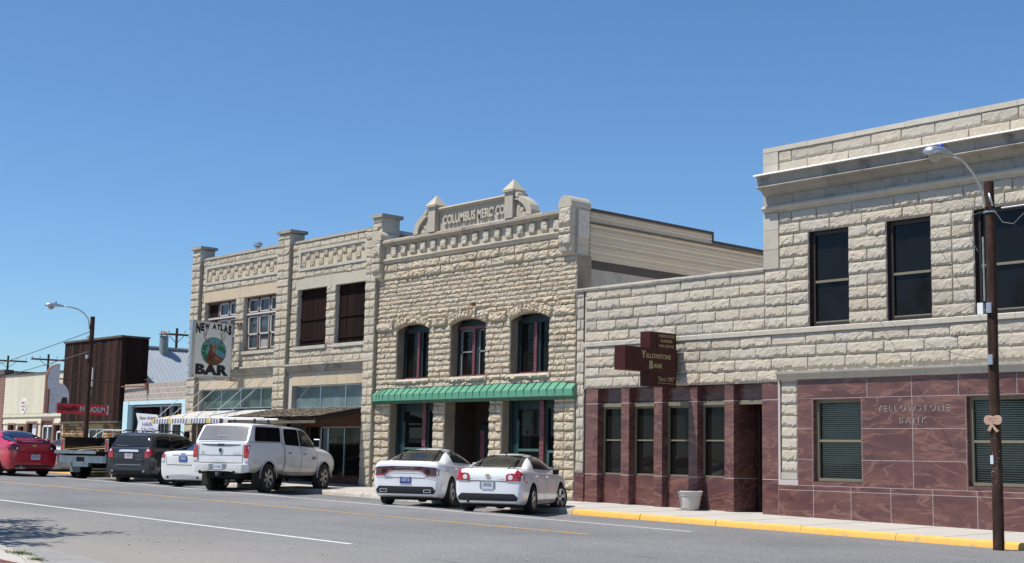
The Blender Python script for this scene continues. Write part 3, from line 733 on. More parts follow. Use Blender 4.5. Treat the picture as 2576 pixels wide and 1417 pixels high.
# name panel
mb = MB(); mb.col = (.88, .87, .86)
mb.box(-35.85, -32.23, -.02, .2, 9.10, 9.78)
mb.col = (.80, .78, .75); mb.prism([(-.12, 9.93), (-.16, 9.87), (-.06, 9.78), (.3, 9.78), (.3, 9.93)], 'x', -35.85, -32.23)
for xa in (-36.25, -32.23):
    mb.col = (.90, .87, .83); mb.box(xa, xa+.39, -.22, .22, 9.1, 9.97)
    cx = xa+.195; mb.col = (.96, .93, .88); mb.box(cx-.26, cx+.26, -.28, .28, 9.97, 10.03)
    b = [mb.vert((cx+sx_*.27, sy_*.29, 10.03)) for sx_, sy_ in ((-1, -1), (1, -1), (1, 1), (-1, 1))]; t = mb.vert((cx, 0, 10.42)); mb.face(b[::-1])
    for k in range(4): mb.face((b[k], b[(k+1) % 4], t))
mb.build('name_panel', 'stone_smooth', T)
mb = MB(); mb.col = (1.0, .97, .93)
text_fit(mb, 'COLUMBUS', 'f', (-35.58, 9.30), 1.72, .33, -.055, .035, .030); text_fit(mb, "MERC'", 'f', (-33.75, 9.30), .84, .33, -.055, .035, .030); text_fit(mb, 'CO', 'f', (-32.83, 9.30), .46, .33, -.055, .035, .030)
mb.build('lettering', 'stone_smooth', T)
for s, xa in ((1, -31.84), (-1, -36.25)):
    mb = MB(); mb.col = (.95, .92, .87)
    cr = [(0, 9.10), (.86, 9.10), (.85, 9.28), (.78, 9.45), (.64, 9.60), (.45, 9.72), (.28, 9.80), (.26, 9.90), (0, 9.90)]
    inn = [(.03, 9.12), (.62, 9.12), (.60, 9.28), (.52, 9.42), (.38, 9.54), (.20, 9.66), (.03, 9.70)]
    n = len(cr)
    mb.prism([(xa+s*p, q) for p, q in cr], 'y', -.03, .20)
    out = cr[1:7]; ins = inn[1:7]
    for k in range(5):
        a, b, c, d = out[k], out[k+1], ins[k+1], ins[k]
        mb.prism([(xa+s*p[0], p[1]) for p in (a, b, c, d)], 'y', -.18, -.03)
    mb.lathe([(.0, -.2), (.085, -.2), (.085, .2), (.0, .2)], (xa+s*.17, 0, 9.84), 14, axis='y')
    for a0 in (.15, .7, 1.25): mb.prism([(xa+s*.06, 9.14), (xa+s*(.06+.42*cos(a0)+.08*sin(a0)), 9.14+.42*sin(a0)-.08*cos(a0)), (xa+s*(.06+.5*cos(a0)), 9.14+.46*sin(a0)), (xa+s*(.06+.35*cos(a0+.25)), 9.14+.35*sin(a0+.25))], 'y', -.10, -.03)
    mb.build('scroll', 'stone_smooth', T)
# arched windows
for i, (a, b) in enumerate(AR):
    c = (a+b)/2; y = .30; mb = MB()
    def arcp(r, n=12, hw=None): return [(c+r*sin(t), 3.8+r*cos(t)) for t in [R(-24.8)+R(49.6)*k/n for k in range(n+1)]]
    mb.box(a, a+.16, y, y+.1, 4.10, 5.74); mb.box(b-.16, b, y, y+.1, 4.10, 5.74)
    mb.prism([(a, 5.70)]+arcp(2.17)+[(b, 5.70)], 'y', y, y+.1)
    f = mb.build('window', 'green_dark', T)
    mb = MB(); mb.box(c-.06, c+.06, y-.05, y+.05, 4.10, 5.70)
    for k in range(14): mb.box(c-.065, c+.065, y-.062, y-.05, 4.12+k*.115, 4.21+k*.115)
    mb.box(a+.12, b-.12, y-.02, y+.1, 4.06, 4.13)
    if i == 1: mb.box(a+.12, b-.12, y-.04, y-.002, 5.66, 5.76)
    mb.build('mullion', 'maroon', f)
    if i == 1:
        mb = MB()
        for p, q in ((a+.18, c-.08), (c+.2, b-.14)):
            mb.box(p, q, y+.01, y+.06, 4.88, 4.93); mb.box(p, p+.05, y+.01, y+.06, 4.13, 5.64); mb.box(q-.04, q, y+.01, y+.06, 4.13, 5.64); mb.box(p, q, y+.01, y+.06, 5.60, 5.64)
        mb.build('sash', 'sash_grey', f)
    mb = MB(); mb.box(c+.07, c+.20, y-.005, y+.08, 4.12, 5.70); mb.build('stile', 'green_dark', f)
    mb = MB(); mb.box(a+.1, b-.1, y+.07, y+.08, 4.1, 5.72); mb.build('pane', 'glass', f)
    mb = MB(); mb.poly(((a-.0, .451, 4), (b, .451, 4), (b, .451, 6), (a, .451, 6))); mb.build('dark_backing', 'dark', T)  # black sheet behind the pane stands for the dark room
# ground floor openings
for i, (a, b, c_, d) in enumerate(GO):
    y = .38; base = lin(-.175, a)
    if i != 1:
        pc = -36.79 if i == 0 else -30.83
        mb = MB(); mb.box(a, a+.14, y-.1, y+.08, base, 3.4); mb.box(a+.14, a+.36, y-.04, y+.08, base, 3.4); mb.box(b-.12, b, y-.04, y+.08, base, 3.4); mb.box(a, b, y-.02, y+.08, 2.95, 3.4)
        mb.box(pc+.09, pc+.22, y-.03, y+.08, base, 3.0); mb.box(a, b, y-.03, y+.1, base, 1.0)
        f = mb.build('shop_window', 'green_dark', T)
        mb = MB(); mb.box(pc-.09, pc+.09, y-.08, y+.05, base+.6, 3.0)
        for k in range(16): mb.box(pc-.095, pc+.095, y-.092, y-.08, base+.7+k*.155, base+.825+k*.155)
        mb.box(a+.2, b, y-.06, y-.031, .9, 1.06); mb.build('mullion', 'maroon', f)
        mb = MB(); mb.box(pc+.22, b-.02, y-.03, y+.03, 1.58, 1.66); mb.box(pc+.22, pc+.28, y-.03, y+.03, 1.0, 1.6); mb.box(pc+.22, b-.02, y-.04, y+.03, 1.03, 1.15)
        mb.box(a+.36, pc-.09, y-.03, y+.03, 1.62, 1.70); mb.box(a+.34, a+.38, y-.05, y+.03, 1.1, 2.6)
        mb.build('sash', 'green_frame', f)
        mb = MB(); mb.box(a+.2, b-.05, y+.04, y+.05, 1.0, 3.0); mb.build('pane', 'glass', f)
    else:
        y = 1.35; mb = MB(); mb.box(a, b, y, y+.05, base, 3.5); mb.box(b-.001, b+.1, .0, y, base, 3.5); mb.box(a-.1, a+.001, .44, y, base, 3.5); mb.box(a, b, .3, y, 3.3, 3.35)
        mb.build('entrance_recess', 'dark_brown', T)
        mb = MB(); mb.box(a+.3, a+1.15, y-.1, y-.02, base, 2.5); dd = mb.build('door', 'green_dark', T)
        mb = MB(); mb.box(a+.42, a+.62, y-.12, y-.1, .6, 2.3); mb.build('panel', 'maroon', dd)
        mb = MB(); mb.box(b-.2, b-.12, .35, .43, 3.02, 3.14); mb.build('light_fixture', 'lens_glass', T)
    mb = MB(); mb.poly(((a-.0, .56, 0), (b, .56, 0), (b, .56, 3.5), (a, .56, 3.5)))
    if i != 1: mb.build('dark_backing', 'dark', T)  # black sheet stands for the dark shop interior
mb = MB(); mb.tube([(-33.72, -.12, 6.46), (-33.72, -.30, 6.45)], .02, 6); mb.box(-33.77, -33.67, -.3, -.12, 6.36, 6.44); mb.build('bracket', 'rust', T)
# green standing seam awning
mb = MB(); sm = MB(); Lx, Rx, yo = -39.22, -28.98, -.30
def awn(x):  # outward and top z along x (hipped ends)
    h = min(1, (x-Lx)/.55, (Rx-x)/1.0); return h
zt, zf, zb = 3.78, 3.52, 3.30
n = 30; X = [Lx, -38.9, -38.68]+[-38.45+(-30.0+38.45)*i/24 for i in range(25)]+[-29.68, -29.35, Rx]
def sec(x):
    h = min(1, max(.0, (x-Lx)/.6), max(.0, (Rx-x)/1.0)); f = .62+.38*h; top = zt-.02*(1-h)-.09*(1-h)
    return [(x, -.02, top), (x, yo*f, zf+.0*(1-h)), (x, yo*f, zb+.0), (x, yo*f*.55, zb-.10)]
for p, q in zip(X, X[1:]):
    a, b = sec(p), sec(q)
    for k in range(3): mb.poly((a[k], b[k], b[k+1], a[k+1]), 1 if k == 2 else 0)
    mb.poly((a[3], b[3], (q, -.02, zb-.06), (p, -.02, zb-.06)), 1)
mb.poly([sec(Rx)[k] for k in range(4)]+[(Rx, -.02, zb-.06)], 0); mb.poly([sec(Lx)[k] for k in range(4)]+[(Lx, -.02, zb-.06)], 0)
aw = mb.build('awning', ['green_metal', 'green_lip'], T)
for x in X:
    a = sec(x); pts = [(p[0], p[1]-.006, p[2]+.006) for p in a[:3]]; sm.tube(pts, .021, 4); sm.tube([(a[2][0], a[2][1], a[2][2]), a[3]], .016, 4)
sm.tube([sec(x)[2] for x in X], .014, 4)
sm.build('seams', 'green_seam', aw)
# sided upper rear wall, facing right
mb = MB(); mb.box(A+.1, B-.45, .6, 16, 7.2, 8.7, 0)
mb.build('rear_block', 'roof_dark', T)
mb = MB(); rr = random.Random(4); z = 7.53; k = 0
x = B-.115
while z < 9.10:
    h = .125 if k % 2 == 0 else .145; z1 = min(z+h, 9.10); mb.col = ((1, 1, 1), (.90, .90, .90), (1.04, 1.04, 1.04), (.84, .83, .82))[k % 4]  # board tones differ to stand for the shade lines of the laps
    for ya, yb, top in ((.6, 6.52, 9.1), (6.52, 16, 8.80)):
        if z < top-.02: mb.prism([(x-.02, z), (x+.035, z+.03), (x+.0, min(z1, top)), (x-.05, min(z1, top)), (x-.05, z)], 'y', ya, yb)
    z = z1; k += 1
mb.col = (1, 1, 1); mb.build('siding', 'cream_side', T)
mb = MB(); mb.box(x-.1, x+.05, .55, 6.56, 9.10, 9.18); mb.box(x-.1, x+.05, 6.50, 6.56, 8.8, 9.10); mb.box(x-.1, x+.05, 6.56, 16, 8.80, 8.88); mb.box(x-.05, x+.045, .55, 16, 7.27, 7.53)
mb.build('trim', 'brown_trim', T)
mb = MB(); mb.box(x-.3, x+.02, .55, 16, 6.0, 7.27); mb.build('rear_wall', 'stone_grey', T)
mb = MB(); mb.box(B-.5, B-.012, .02, .62, 6.3, 7.62); mb.box(B-.4, B-.10, .5, .66, 7.2, 9.1); mb.build('return_wall', 'stone_shaded', T)

GT[:] = [1.0, .985, .94]
# ============================================================ ATLAS BLOCK
T = thing('stone_block_building', 'two storey stone block with checkerboard parapet panels, boarded windows and corner piers', 'building', (-46, 0, lin(-.175, -46)))
A, B = -52.25, -39.87
PR = [(-52.97, -52.25), (-45.95, -45.10), (-39.87, -39.25)]
UW = [(-51.95, -49.35), (-48.70, -46.09), (-44.62, -42.61), (-42.01, -40.02)]
op = [(a, b, 5.53, 7.79) for a, b in UW]; st = [(-52.15, -46.0, .1, 4.03), (-44.82, -39.87, .1, 4.01)]
mb = MB()
panel(mb, -52.97, -39.25, 0, 9.66, op+st, 0, .30, 1, 2)
mb.poly(((-39.26, 0, 8), (-39.26, 12, 8), (-39.26, 12, 9.5), (-39.26, 0, 9.66)), 1); mb.poly(((-52.97, 0, 0), (-52.97, 12, 0), (-52.97, 12, 9.4), (-52.97, 0, 9.66)), 1)
mb.poly(((-52.97, .3, 9.2), (-39.27, .3, 9.2), (-39.27, 12, 9.2), (-52.97, 12, 9.2)), 3)
chk = [(-51.97, -46.05, 8.55, 9.36), (-44.60, -40.01, 8.50, 9.34)]
lint = [(-52.1, -45.95, 7.80, 8.24), (-44.8, -39.87, 7.77, 8.20)]
stones(mb, A, -45.95, [4.85, 5.12, 5.40, 5.54]+[5.54+.323*i for i in range(1, 8)]+[8.24, 8.54], op+lint[:1]+[(a-.1, b+.1, 5.40, 5.54) for a, b in UW], L=(.45, .8), dep=.05, rough=.6, seed=31)
stones(mb, -45.1, B, [4.83, 5.10, 5.38, 5.52]+[5.52+.323*i for i in range(1, 8)]+[8.20, 8.50], op+lint[1:]+[(a-.1, b+.1, 5.38, 5.52) for a, b in UW], L=(.45, .8), dep=.05, rough=.6, seed=32)
stones(mb, A, -45.95, [8.54, 8.82, 9.10, 9.36, 9.64], chk, L=(.35, .75), dep=.045, rough=.6, seed=33)
stones(mb, -45.1, B, [8.50, 8.80, 9.08, 9.34, 9.62], chk, L=(.35, .75), dep=.045, rough=.6, seed=34)
for i, (a, b) in enumerate(PR):
    mb.box(a+.01, b-.01, -.17, .01, 0, 9.62 if i == 2 else 10.0, 1)
    z = .30; zz = []
    while z < (9.6 if i == 2 else 9.98): zz.append(z); z += .318
    zz.append(9.62 if i == 2 else 10.02)
    stones(mb, a, b, zz, [], L=(.3, .9), dep=.045, rough=.55, seed=40+i, y=-.17)
    mb.col = (.62, .60, .56); mb.box(b-.03, b+.0, -.168, -.002, 0, 9.6, 2); mb.col = (1, 1, 1)  # right return tinted darker, its shade put into the colour
for i, (xa, xb, zt_) in enumerate(((-52.97, -52.25, 10.17), (-45.9, -45.1, 10.10))):
    mb.box(xa+.02, xb-.02, -.165, .5, 9.5, zt_-.02, 2)
mb.box(-39.56, -39.06, -.10, .68, 9.3, 10.0, 2); stones(mb, -39.56, -39.06, [9.60, 9.80, 10.0], [], L=(1.2, 1.2), dep=.05, rough=.55, seed=49, y=-.10)
mb.build('wall', SM, T)
mb = MB()
profile(mb, -52.25, -45.9, [(.05, 9.76), (.06, 9.655)], 0, joints=1.1, jog=.008, seed=1); profile(mb, -45.1, -39.25, [(.05, 9.73), (.06, 9.63)], 0, joints=1.1, jog=.008, seed=2)
for xa, xb, za in ((-53.07, -52.15, 10.17), (-46.0, -45.0, 10.10)): mb.box(xa, xb, -.26, .58, za, za+.125)
mb.box(-39.66, -38.97, -.20, .78, 10.0, 10.13)
mb.box(-39.5, -39.2, .5, 9, 9.42, 9.50)
mb.build('coping', 'stone_grey', T)
rr = random.Random(5)
for a, b, c, d in lint:
    mb = MB(); m1 = -49.04 if a < -50 else -42.3
    for p, q in ((a, m1), (m1, b)): mb.col = tintc(rr, .03); mb.box(p+.006, q-.006, -.03, .25, c, d, 0 if a < -50 else 1)
    mb.build('lintel', ['stone_yellow', 'stone_smooth'], T)
for c0, c1, x_0, x_1, yel in ((4.03, 4.52, -52.15, -46.0, 0), (4.01, 4.47, -44.82, -39.87, 0)):
    n = 8; mb = MB()
    for k in range(n): mb.col = tintc(rr, .03); p = x_0+(x_1-x_0)*k/n; mb.box(p+.004, p+(x_1-x_0)/n-.004, -.02, .28, c0+.002, c1, yel)
    mb.build('lintel', ['stone_yellow', 'stone_smooth'], T)
for a, b in UW: mb = MB(); mb.col = tintc(rr, .05); mb.box(a-.08, b+.08, -.09, .2, 5.40, 5.53); mb.build('sill', 'stone_smooth', T)
mb = MB()
for a, b, zt_ in ((-52.3, -45.88, 4.86), (-45.4, -39.74, 4.83)):
    profile(mb, a, b, [(.19, zt_+.02), (.21, zt_-.04), (.17, zt_-.09), (.16, zt_-.14), (.12, zt_-.19), (.11, zt_-.24), (.04, zt_-.30), (0, zt_-.32)], 0, joints=1.6, jog=.008, seed=int(-a))
mb.build('cornice', 'stone_grey', T)
# checkerboard panels
for a, b, c, d in chk:
    mb = MB(); mb.col = (.98, 1, 1)
    for q in ((a, b, d-.11, d), (a, b, c, c+.11), (a, a+.14, c+.11, d-.11), (b-.14, b, c+.11, d-.11)): mb.box(q[0], q[1], -.07, .01, q[2], q[3], 1)
    n = 18 if a < -50 else 14; w_ = (b-a-.28)/n; h = (d-c-.22)/2
    for i in range(n):
        for j in range(2):
            x, z = a+.14+i*w_, c+.11+j*h
            if (i+j) % 2 == 0: mb.col = tintc(rr, .10); mb.col = tuple(q*.82 for q in mb.col); block(mb, ((x, z), (x+w_, z), (x+w_, z+h), (x, z+h)), 0, .055, .7, rr.random()*50, .05)
            else: mb.col = tintc(rr, .05); mb.box(x+.004, x+w_-.004, -.012, .01, z+.004, z+h-.004, 2)
    mb.build('checkerboard_panel', ['stone', 'stone_smooth', 'stone_yellow'], T)
# upper windows
def sash_window(a, b, z0, z1, boarded=False):
    y = .2; n = 3; w_ = (b-a-.12)/3; mb = MB()
    for k in range(4): x = a+.0+k*(w_+.0)+.03*k; mb.box(x, x+.09, y-.05, y+.08, z0, z1)
    mb.box(a, b, y-.05, y+.08, z1-.09, z1); mb.box(a, b, y-.06, y+.08, z1-.78, z1-.64); mb.box(a, b, y-.05, y+.08, z0, z0+.09)
    f = mb.build('window', 'brown_dull', T)
    mb = MB()
    for k in range(3):
        p = a+k*(w_+.03)+.09; q = p+w_-.06
        if boarded and k == 0: continue
        for c, d in ((z1-.64, z1-.09), (z1-1.56, z1-.80), (z0+.09, z1-1.54)):
            for r in ((p, q, c, c+.05), (p, q, d-.05, d), (p, p+.06, c, d), (q-.06, q, c, d)): mb.box(r[0], r[1], y-.03+(.03 if c == z0+.09 else 0), y+.02, r[2], r[3])
    mb.box(a-.02, b+.02, y-.075, y-.05, z1-.74, z1-.68)
    mb.build('sash', 'old_white', f)
    mb = MB(); mb.box(a+.05, b-.05, y+.03, y+.04, z0, z1); mb.build('pane', 'glass_old', f)
    if boarded:
        mb = MB(); mb.box(a+.1, a+w_+.0, y-.02, y+.02, z0, z1-.1); mb.build('board', 'shutter_wood', f)
    else:
        mb = MB(); mb.box(a+1.05, a+1.05+w_-.3, y+.022, y+.028, z0+.1, z0+.45); mb.build('paper', 'curtain', f)
sash_window(-51.95, -49.35, 5.55, 7.79, True); sash_window(-48.70, -46.09, 5.55, 7.79)
for a, b in UW[2:]:
    mb = MB(); n = 13; rr = random.Random(int(a*10)); y = .16
    for k in range(n):
        p = a+(b-a)*k/n; v = rr.uniform(.6, 1.5); mb.col = (v*1.05, v, v); mb.box(p+.006, p+(b-a)/n-.006, y, y+.03+rr.uniform(0, .012), 5.53, 7.79)
    mb.col = (1, 1, 1)
    for z in (5.75, 6.55, 7.5): mb.box(a+.02, b-.02, y-.04, y, z, z+.08)
    s_ = mb.build('shutter', 'shutter_wood', T); s_['label'] = 'dark brown plank shutter with crossbars'
    mb = MB(); mb.box(a, b, y+.05, y+.06, 5.53, 7.79); mb.build('backing', 'dark', s_)
# transoms
for (a, b, z0, z1, mu, g) in ((-52.12, -46.0, 3.20, 4.03, [-50.51, -48.93, -47.35], 'glass_transom_dark'), (-44.82, -39.87, 3.12, 4.01, [-43.06, -41.39], 'glass_transom')):
    window(T, a, b, z0, z1, .16, 'alu', .045, mull=mu, glass=g, dep=.06, mw=.06, name='transom_window')
# store fronts
mb = MB(); y = .5; base = lin(-.175, -48)
mb.box(-52.2, -46.0, y, y+.05, base, 3.15, 0); mb.build('shop_front', 'store_wood', T)
window(T, -51.6, -49.4, 1.0, 2.45, .42, 'bronze', .07, glass='glass'); window(T, -48.4, -46.4, 1.0, 2.45, .42, 'green_frame', .07, glass='glass')
mb = MB(); y = .75; base = lin(-.175, -42)
mb.box(-44.85, -43.8, y+.0, y+.05, base, 3.12, 1); mb.box(-43.8, -39.87, y+.5, y+.55, base, 3.12, 1)
mb.box(-44.85, -39.87, y-.22, y-.16, 2.44, 3.12, 0); mb.box(-44.85, -39.87, .16, y-.16, 3.05, 3.12, 0); mb.box(-43.4, -40.95, y-.24, y-.22, 2.62, 2.72, 2); mb.box(-43.0, -40.7, y-.05, y+.1, base, .65, 0)
mb.box(-45.08, -44.8, .0, .8, base, 3.1, 3)
mb.build('shop_front', ['store_wood', 'dark_brown', 'trimwood', 'stone_dark'], T)
mb = MB()
for x in (-43.5, -43.05, -41.95, -40.75): mb.box(x, x+(.09 if x == -43.05 else .045), y-.2, y-.12, .6, 2.45)
mb.box(-43.5, -40.7, y-.2, y-.12, 2.41, 2.46); mb.box(-44.5, -44.46, y-.1, y-.05, .6, 2.45); mb.box(-43.66, -43.62, y-.1, y-.05, .6, 2.45)
fr = mb.build('shop_window', 'alu', T); mb = MB(); mb.box(-43.0, -40.75, y-.17, y-.16, .65, 2.44); mb.box(-44.5, -43.64, y-.08, y-.07, .7, 2.44); mb.build('pane', 'glass_brown', fr)
# chimney vent on the roof
mb = MB(); cx, cy, cz = -48.6, .45, 9.6
mb.lathe([(.10, 0), (.10, .36), (.16, .38), (.16, .40)], (cx, cy, cz), 14)
for k in range(5): a0 = pi*(.05+.2*k); mb.box(cx-.17, cx+.17, cy-.14*cos(a0)-.015, cy-.14*cos(a0)+.02, cz+.40+.1*sin(a0), cz+.44+.13*sin(a0))
v = mb.build('roof_vent', 'galv', None, world=False); tag(v, 'small louvred metal vent cowl on the roof of the stone block', 'vent')
# shingled canopy
T2 = thing('shingle_canopy', 'weathered wooden shingle canopy over the empty shop of the stone block', 'awning', (-42.9, 0, 2.5))
mb = MB(); rr = random.Random(8); P0, P1 = Vector((0, -.02, 3.12)), Vector((0, -2.12, 2.72)); n = 15
for r in range(n):
    t0, t1 = r/n, (r+1.5)/n; x = -45.95-(.1 if r % 2 else 0)
    while x < -39.88:
        w_ = rr.uniform(.10, .26); xe = min(x+w_, -39.86); v = rr.uniform(.45, 1.5); mb.col = (v, v*.97, v*.92)
        dz = rr.uniform(0, .025); l = rr.uniform(-.015, .03)
        ya, za = P0.y+(P1.y-P0.y)*t0, P0.z+(P1.z-P0.z)*t0+.012; yb, zb2 = P0.y+(P1.y-P0.y)*min(1.03, t1+l), P0.z+(P1.z-P0.z)*min(1.03, t1+l)+.03+dz
        mb.hexa(((x, yb, zb2-.02), (xe-.012, yb, zb2-.02), (xe-.012, ya, za-.02), (x, ya, za-.02), (x, yb, zb2), (xe-.012, yb, zb2), (xe-.012, ya, za), (x, ya, za))); x = xe
        if x > -39.88: break
mb.col = (1, 1, 1); mb.build('shingles', 'shingle', T2)
mb = MB(); mb.hexa(((-45.9, -2.1, 2.64), (-39.9, -2.1, 2.64), (-39.9, -.03, 3.02), (-45.9, -.03, 3.02), (-45.9, -2.1, 2.70), (-39.9, -2.1, 2.70), (-39.9, -.03, 3.10), (-45.9, -.03, 3.10)))
mb.hexa(((-39.95, -2.12, 2.54), (-39.88, -2.12, 2.54), (-39.88, -.03, 2.94), (-39.95, -.03, 2.94), (-39.95, -2.12, 2.68), (-39.88, -2.12, 2.68), (-39.88, -.03, 3.08), (-39.95, -.03, 3.08)))
mb.build('deck', 'dark_brown', T2)
mb = MB(); mb.box(-45.6, -39.86, -2.17, -2.13, 2.48, 2.58); mb.build('fascia', 'trimwood', T2)
mb = MB()
for xa, xb in ((-45.6, -45.3), (-43.9, -43.6), (-41.9, -41.5)): mb.tube([(xa, -.22, 4.95), (xb-.4, -2.05, 2.75)], .007, 5)
mb.build('stay', 'wire', T2)
# striped awning
T2 = thing('striped_awning', 'sloping grey and yellow striped metal awning over the bar front', 'awning', (-49, 0, 2.5))
mb = MB(); n = 56; x0, x1 = -52.27, -45.98
def awm(k):
    if k in (0, 1, 13, 14, 28, 41, 42, 54): return 2
    return 0 if k % 2 else 3
for k in range(n):
    xa = x0+(x1-x0)*k/n; xb = x0+(x1-x0)*(k+1)/n; m_i = awm(k); sag = .0
    mb.hexa(((xa, -2.05, 2.70), (xb, -2.05, 2.70), (xb, -.02, 3.10), (xa, -.02, 3.10), (xa, -2.05, 2.72), (xb, -2.05, 2.72), (xb, -.02, 3.12), (xa, -.02, 3.12)), 2 if m_i == 2 else 0)
    mm_ = 2 if m_i == 2 else (1 if k % 2 else 3)
    mb.hexa(((xa, -2.09, 2.52), (xb-.015, -2.09, 2.52), (xb-.015, -2.08, 2.52), (xa, -2.08, 2.52), (xa, -2.07, 2.72), (xb, -2.07, 2.72), (xb, -2.06, 2.72), (xa, -2.06, 2.72)), mm_)
mb.build('canopy', ['awn_grey', 'awn_white', 'awn_yellow', 'awn_blue', 'galv'], T2)
mb = MB()
for k in range(6): x = -52.1+k*1.12; mb.tube([(x+.3, -.18, 4.42), (x+.0, -1.98, 2.74)], .016, 6)
mb.build('rod', 'galv', T2)

# ---- bar sign
T = thing('bar_sign', 'tall white lit-box bar sign with an elk head roundel and black letters', 'sign', (-48.88, 0, 4.4))
x0, x1, ya, yb, z0, z1 = -49.06, -48.88, -2.14, -.36, 4.39, 6.68
mb = MB(); mb.box(x0, x1-.012, ya, yb, z0, z1); mb.build('box', 'grey_face', T)
mb = MB()
for q in ((ya, yb, z0, z0+.05), (ya, yb, z1-.05, z1), (ya, ya+.05, z0, z1), (yb-.05, yb, z0, z1)): mb.box(x1-.012, x1+.01, q[0], q[1], q[2], q[3])
mb.box(x0-.0, x1, ya-.09, ya-.001, z0-.03, z1+.02)
mb.build('frame', 'alu', T)
mb = MB(); mb.box(x1-.012, x1-.006, ya+.05, yb-.05, z0+.05, z1-.05); mb.build('face_panel', 'off_white_face', T)
X = x1-.005; cy, cz = -1.22, 5.47
mb = MB()
wd = 'NEW ATLAS'; tot = yb-ya-.14; ws = [.19, .15, .21, .09, .19, .14, .13, .19, .15]; sm_ = sum(ws); yy_ = ya+.075
for ch, w_ in zip(wd, ws):
    w2 = w_/sm_*tot; u = (yy_+w2/2-cy)/(tot/2)
    if ch != ' ': hh = .22+.26*u*u; text_fit(mb, ch, 'r', (yy_, 6.60-hh), w2*.94, hh, X, .002, .075)
    yy_ += w2
text_fit(mb, 'BAR', 'r', (ya+.12, 4.50), 1.52, .44, X, .002, .07, space=1.1)
mb.build('lettering', 'ink', T)
def disc(mb, cy, cz, r, X, m, n=40): mb.poly([(X, cy+r*cos(2*pi*k/n), cz+r*sin(2*pi*k/n)) for k in range(n)], m)
mb = MB(); disc(mb, cy, cz, .575, X, 0); disc(mb, cy, cz, .555, X+.001, 1)
def blob(pts, m, d): mb.poly([(X+d, cy+p, cz+q) for p, q in pts], m)
blob([(-.1, -.54), (.25, -.49), (.5, -.24), (.55, -.02), (.40, .05), (.1, -.1)], 2, .002)
for bx, bz, s in ((-.42, .08, .11), (-.45, -.08, .1), (-.33, .2, .07), (-.36, -.22, .1), (-.46, .2, .06), (-.3, -.35, .09), (.28, .2, .08), (.40, .14, .09), (.2, .1, .06), (.46, .02, .07), (.33, .06, .06)):
    rr = random.Random(int(bx*100)); blob([(bx+s*cos(a0)*rr.uniform(.7, 1.2), bz+s*sin(a0)*rr.uniform(.6, 1.1)) for a0 in [2*pi*k/9 for k in range(9)]], 3, .003)
blob([(-.32, -.44), (-.18, -.52), (.0, -.55), (.2, -.51), (.4, -.38), (.47, -.27), (.3, -.2), (.12, -.14), (.08, -.02), (.1, .14), (.16, .2), (.05, .24), (-.02, .2), (-.12, .26), (-.2, .3), (-.22, .2), (-.16, .14), (-.24, -.05), (-.3, -.2)], 4, .005)
blob([(-.05, .2), (.08, .2), (.11, .08), (.06, -.04), (-.02, -.06), (-.08, .02), (-.08, .12)], 5, .006)
blob([(-.2, -.1), (-.14, -.12), (-.1, -.3), (-.16, -.44), (-.2, -.3)], 0, .0065); blob([(.05, -.2), (.2, -.25), (.38, -.36), (.2, -.32), (.05, -.3)], 5, .0065); blob([(-.02, -.16), (.02, -.16), (-.02, -.45), (-.06, -.45)], 0, .0065)
mb.build('emblem', ['ink', 'teal', 'sky_teal', 'leaf_green', 'elk_brown', 'elk_tan'], T)
mb = MB()
def ant(pts, r=.022, r2=.009): mb.tube([(X+.01, cy+p, cz+q) for p, q in pts], [r+(r2-r)*i/(len(pts)-1) for i in range(len(pts))], 5)
ant([(-.08, .24), (-.18, .32), (-.34, .38), (-.44, .52), (-.40, .72), (-.30, .86)]); ant([(-.34, .38), (-.46, .58), (-.48, .82)], .018); ant([(-.42, .6), (-.36, .72), (-.38, .88)], .014); ant([(-.2, .32), (-.22, .42), (-.18, .46)], .014)
ant([(.06, .22), (.18, .27), (.34, .36), (.42, .5), (.34, .68), (.22, .78)]); ant([(.3, .32), (.34, .5), (.32, .66), (.38, .82)], .018); ant([(.38, .45), (.50, .62), (.46, .74)], .014); ant([(-.02, .24), (.04, .36), (.02, .46)], .016); ant([(.2, .28), (.36, .26)], .014)
mb.build('antlers', 'elk_tan', T)
mb = MB(); mb.tube([(-48.97, -.36, 6.70), (-48.9, .02, 6.70)], .03); mb.tube([(-48.97, -.36, 4.35), (-48.9, -.0, 4.35)], .02); mb.box(-49.05, -48.75, -.12, .0, 6.62, 6.74); mb.tube([(-48.97, -1.2, 4.39), (-48.97, -.1, 4.30)], .012); mb.build('bracket', 'rust', T)

GT[:] = [1, 1, 1]
# ============================================================ SALON
T = thing('hair_salon_building', 'low tan block shop with pale blue trim and wide front windows', 'building', (-56, 0, lin(-.175, -56)))
A, B = -59.25, -52.99; base = lin(-.175, -56)
mb = MB(); mb.box(A, B, 0, .25, 3.66, 4.45); mb.box(A, B, .25, 9, base, 3.2); mb.build('wall', 'block_tan', T)
mb = MB(); mb.box(A, -58.76, -.03, .3, base-.2, 3.66); mb.box(-53.57, B-.1, -.03, .3, base-.2, 3.66); mb.box(-58.76, -53.57, .0, .3, 3.50, 3.66); mb.build('trim', 'blue_paint', T)
mb = MB(); mb.box(-58.76, -53.57, .36, .4, base, 3.5); mb.build('backing', 'curtain', T)
window(T, -58.7, -55.9, .9, 3.45, .18, 'alu', .06, glass='glass_clear', dep=.08)
window(T, -55.85, -55.0, .9, 3.45, .18, 'alu', .06, glass='glass', dep=.08, mull=[-55.5])
d_ = window(T, -54.83, -53.65, base, 2.7, .16, 'white_paint', .12, glass='glass', name='door', dep=.1)
window(T, -54.83, -53.65, 2.75, 3.45, .16, 'alu', .06, glass='glass', name='transom_window', dep=.1, mull=[-54.25])
mb = MB(); mb.box(A, B, .25, 9, 3.2, 3.3); mb.build('roof', 'roof_dark', T)
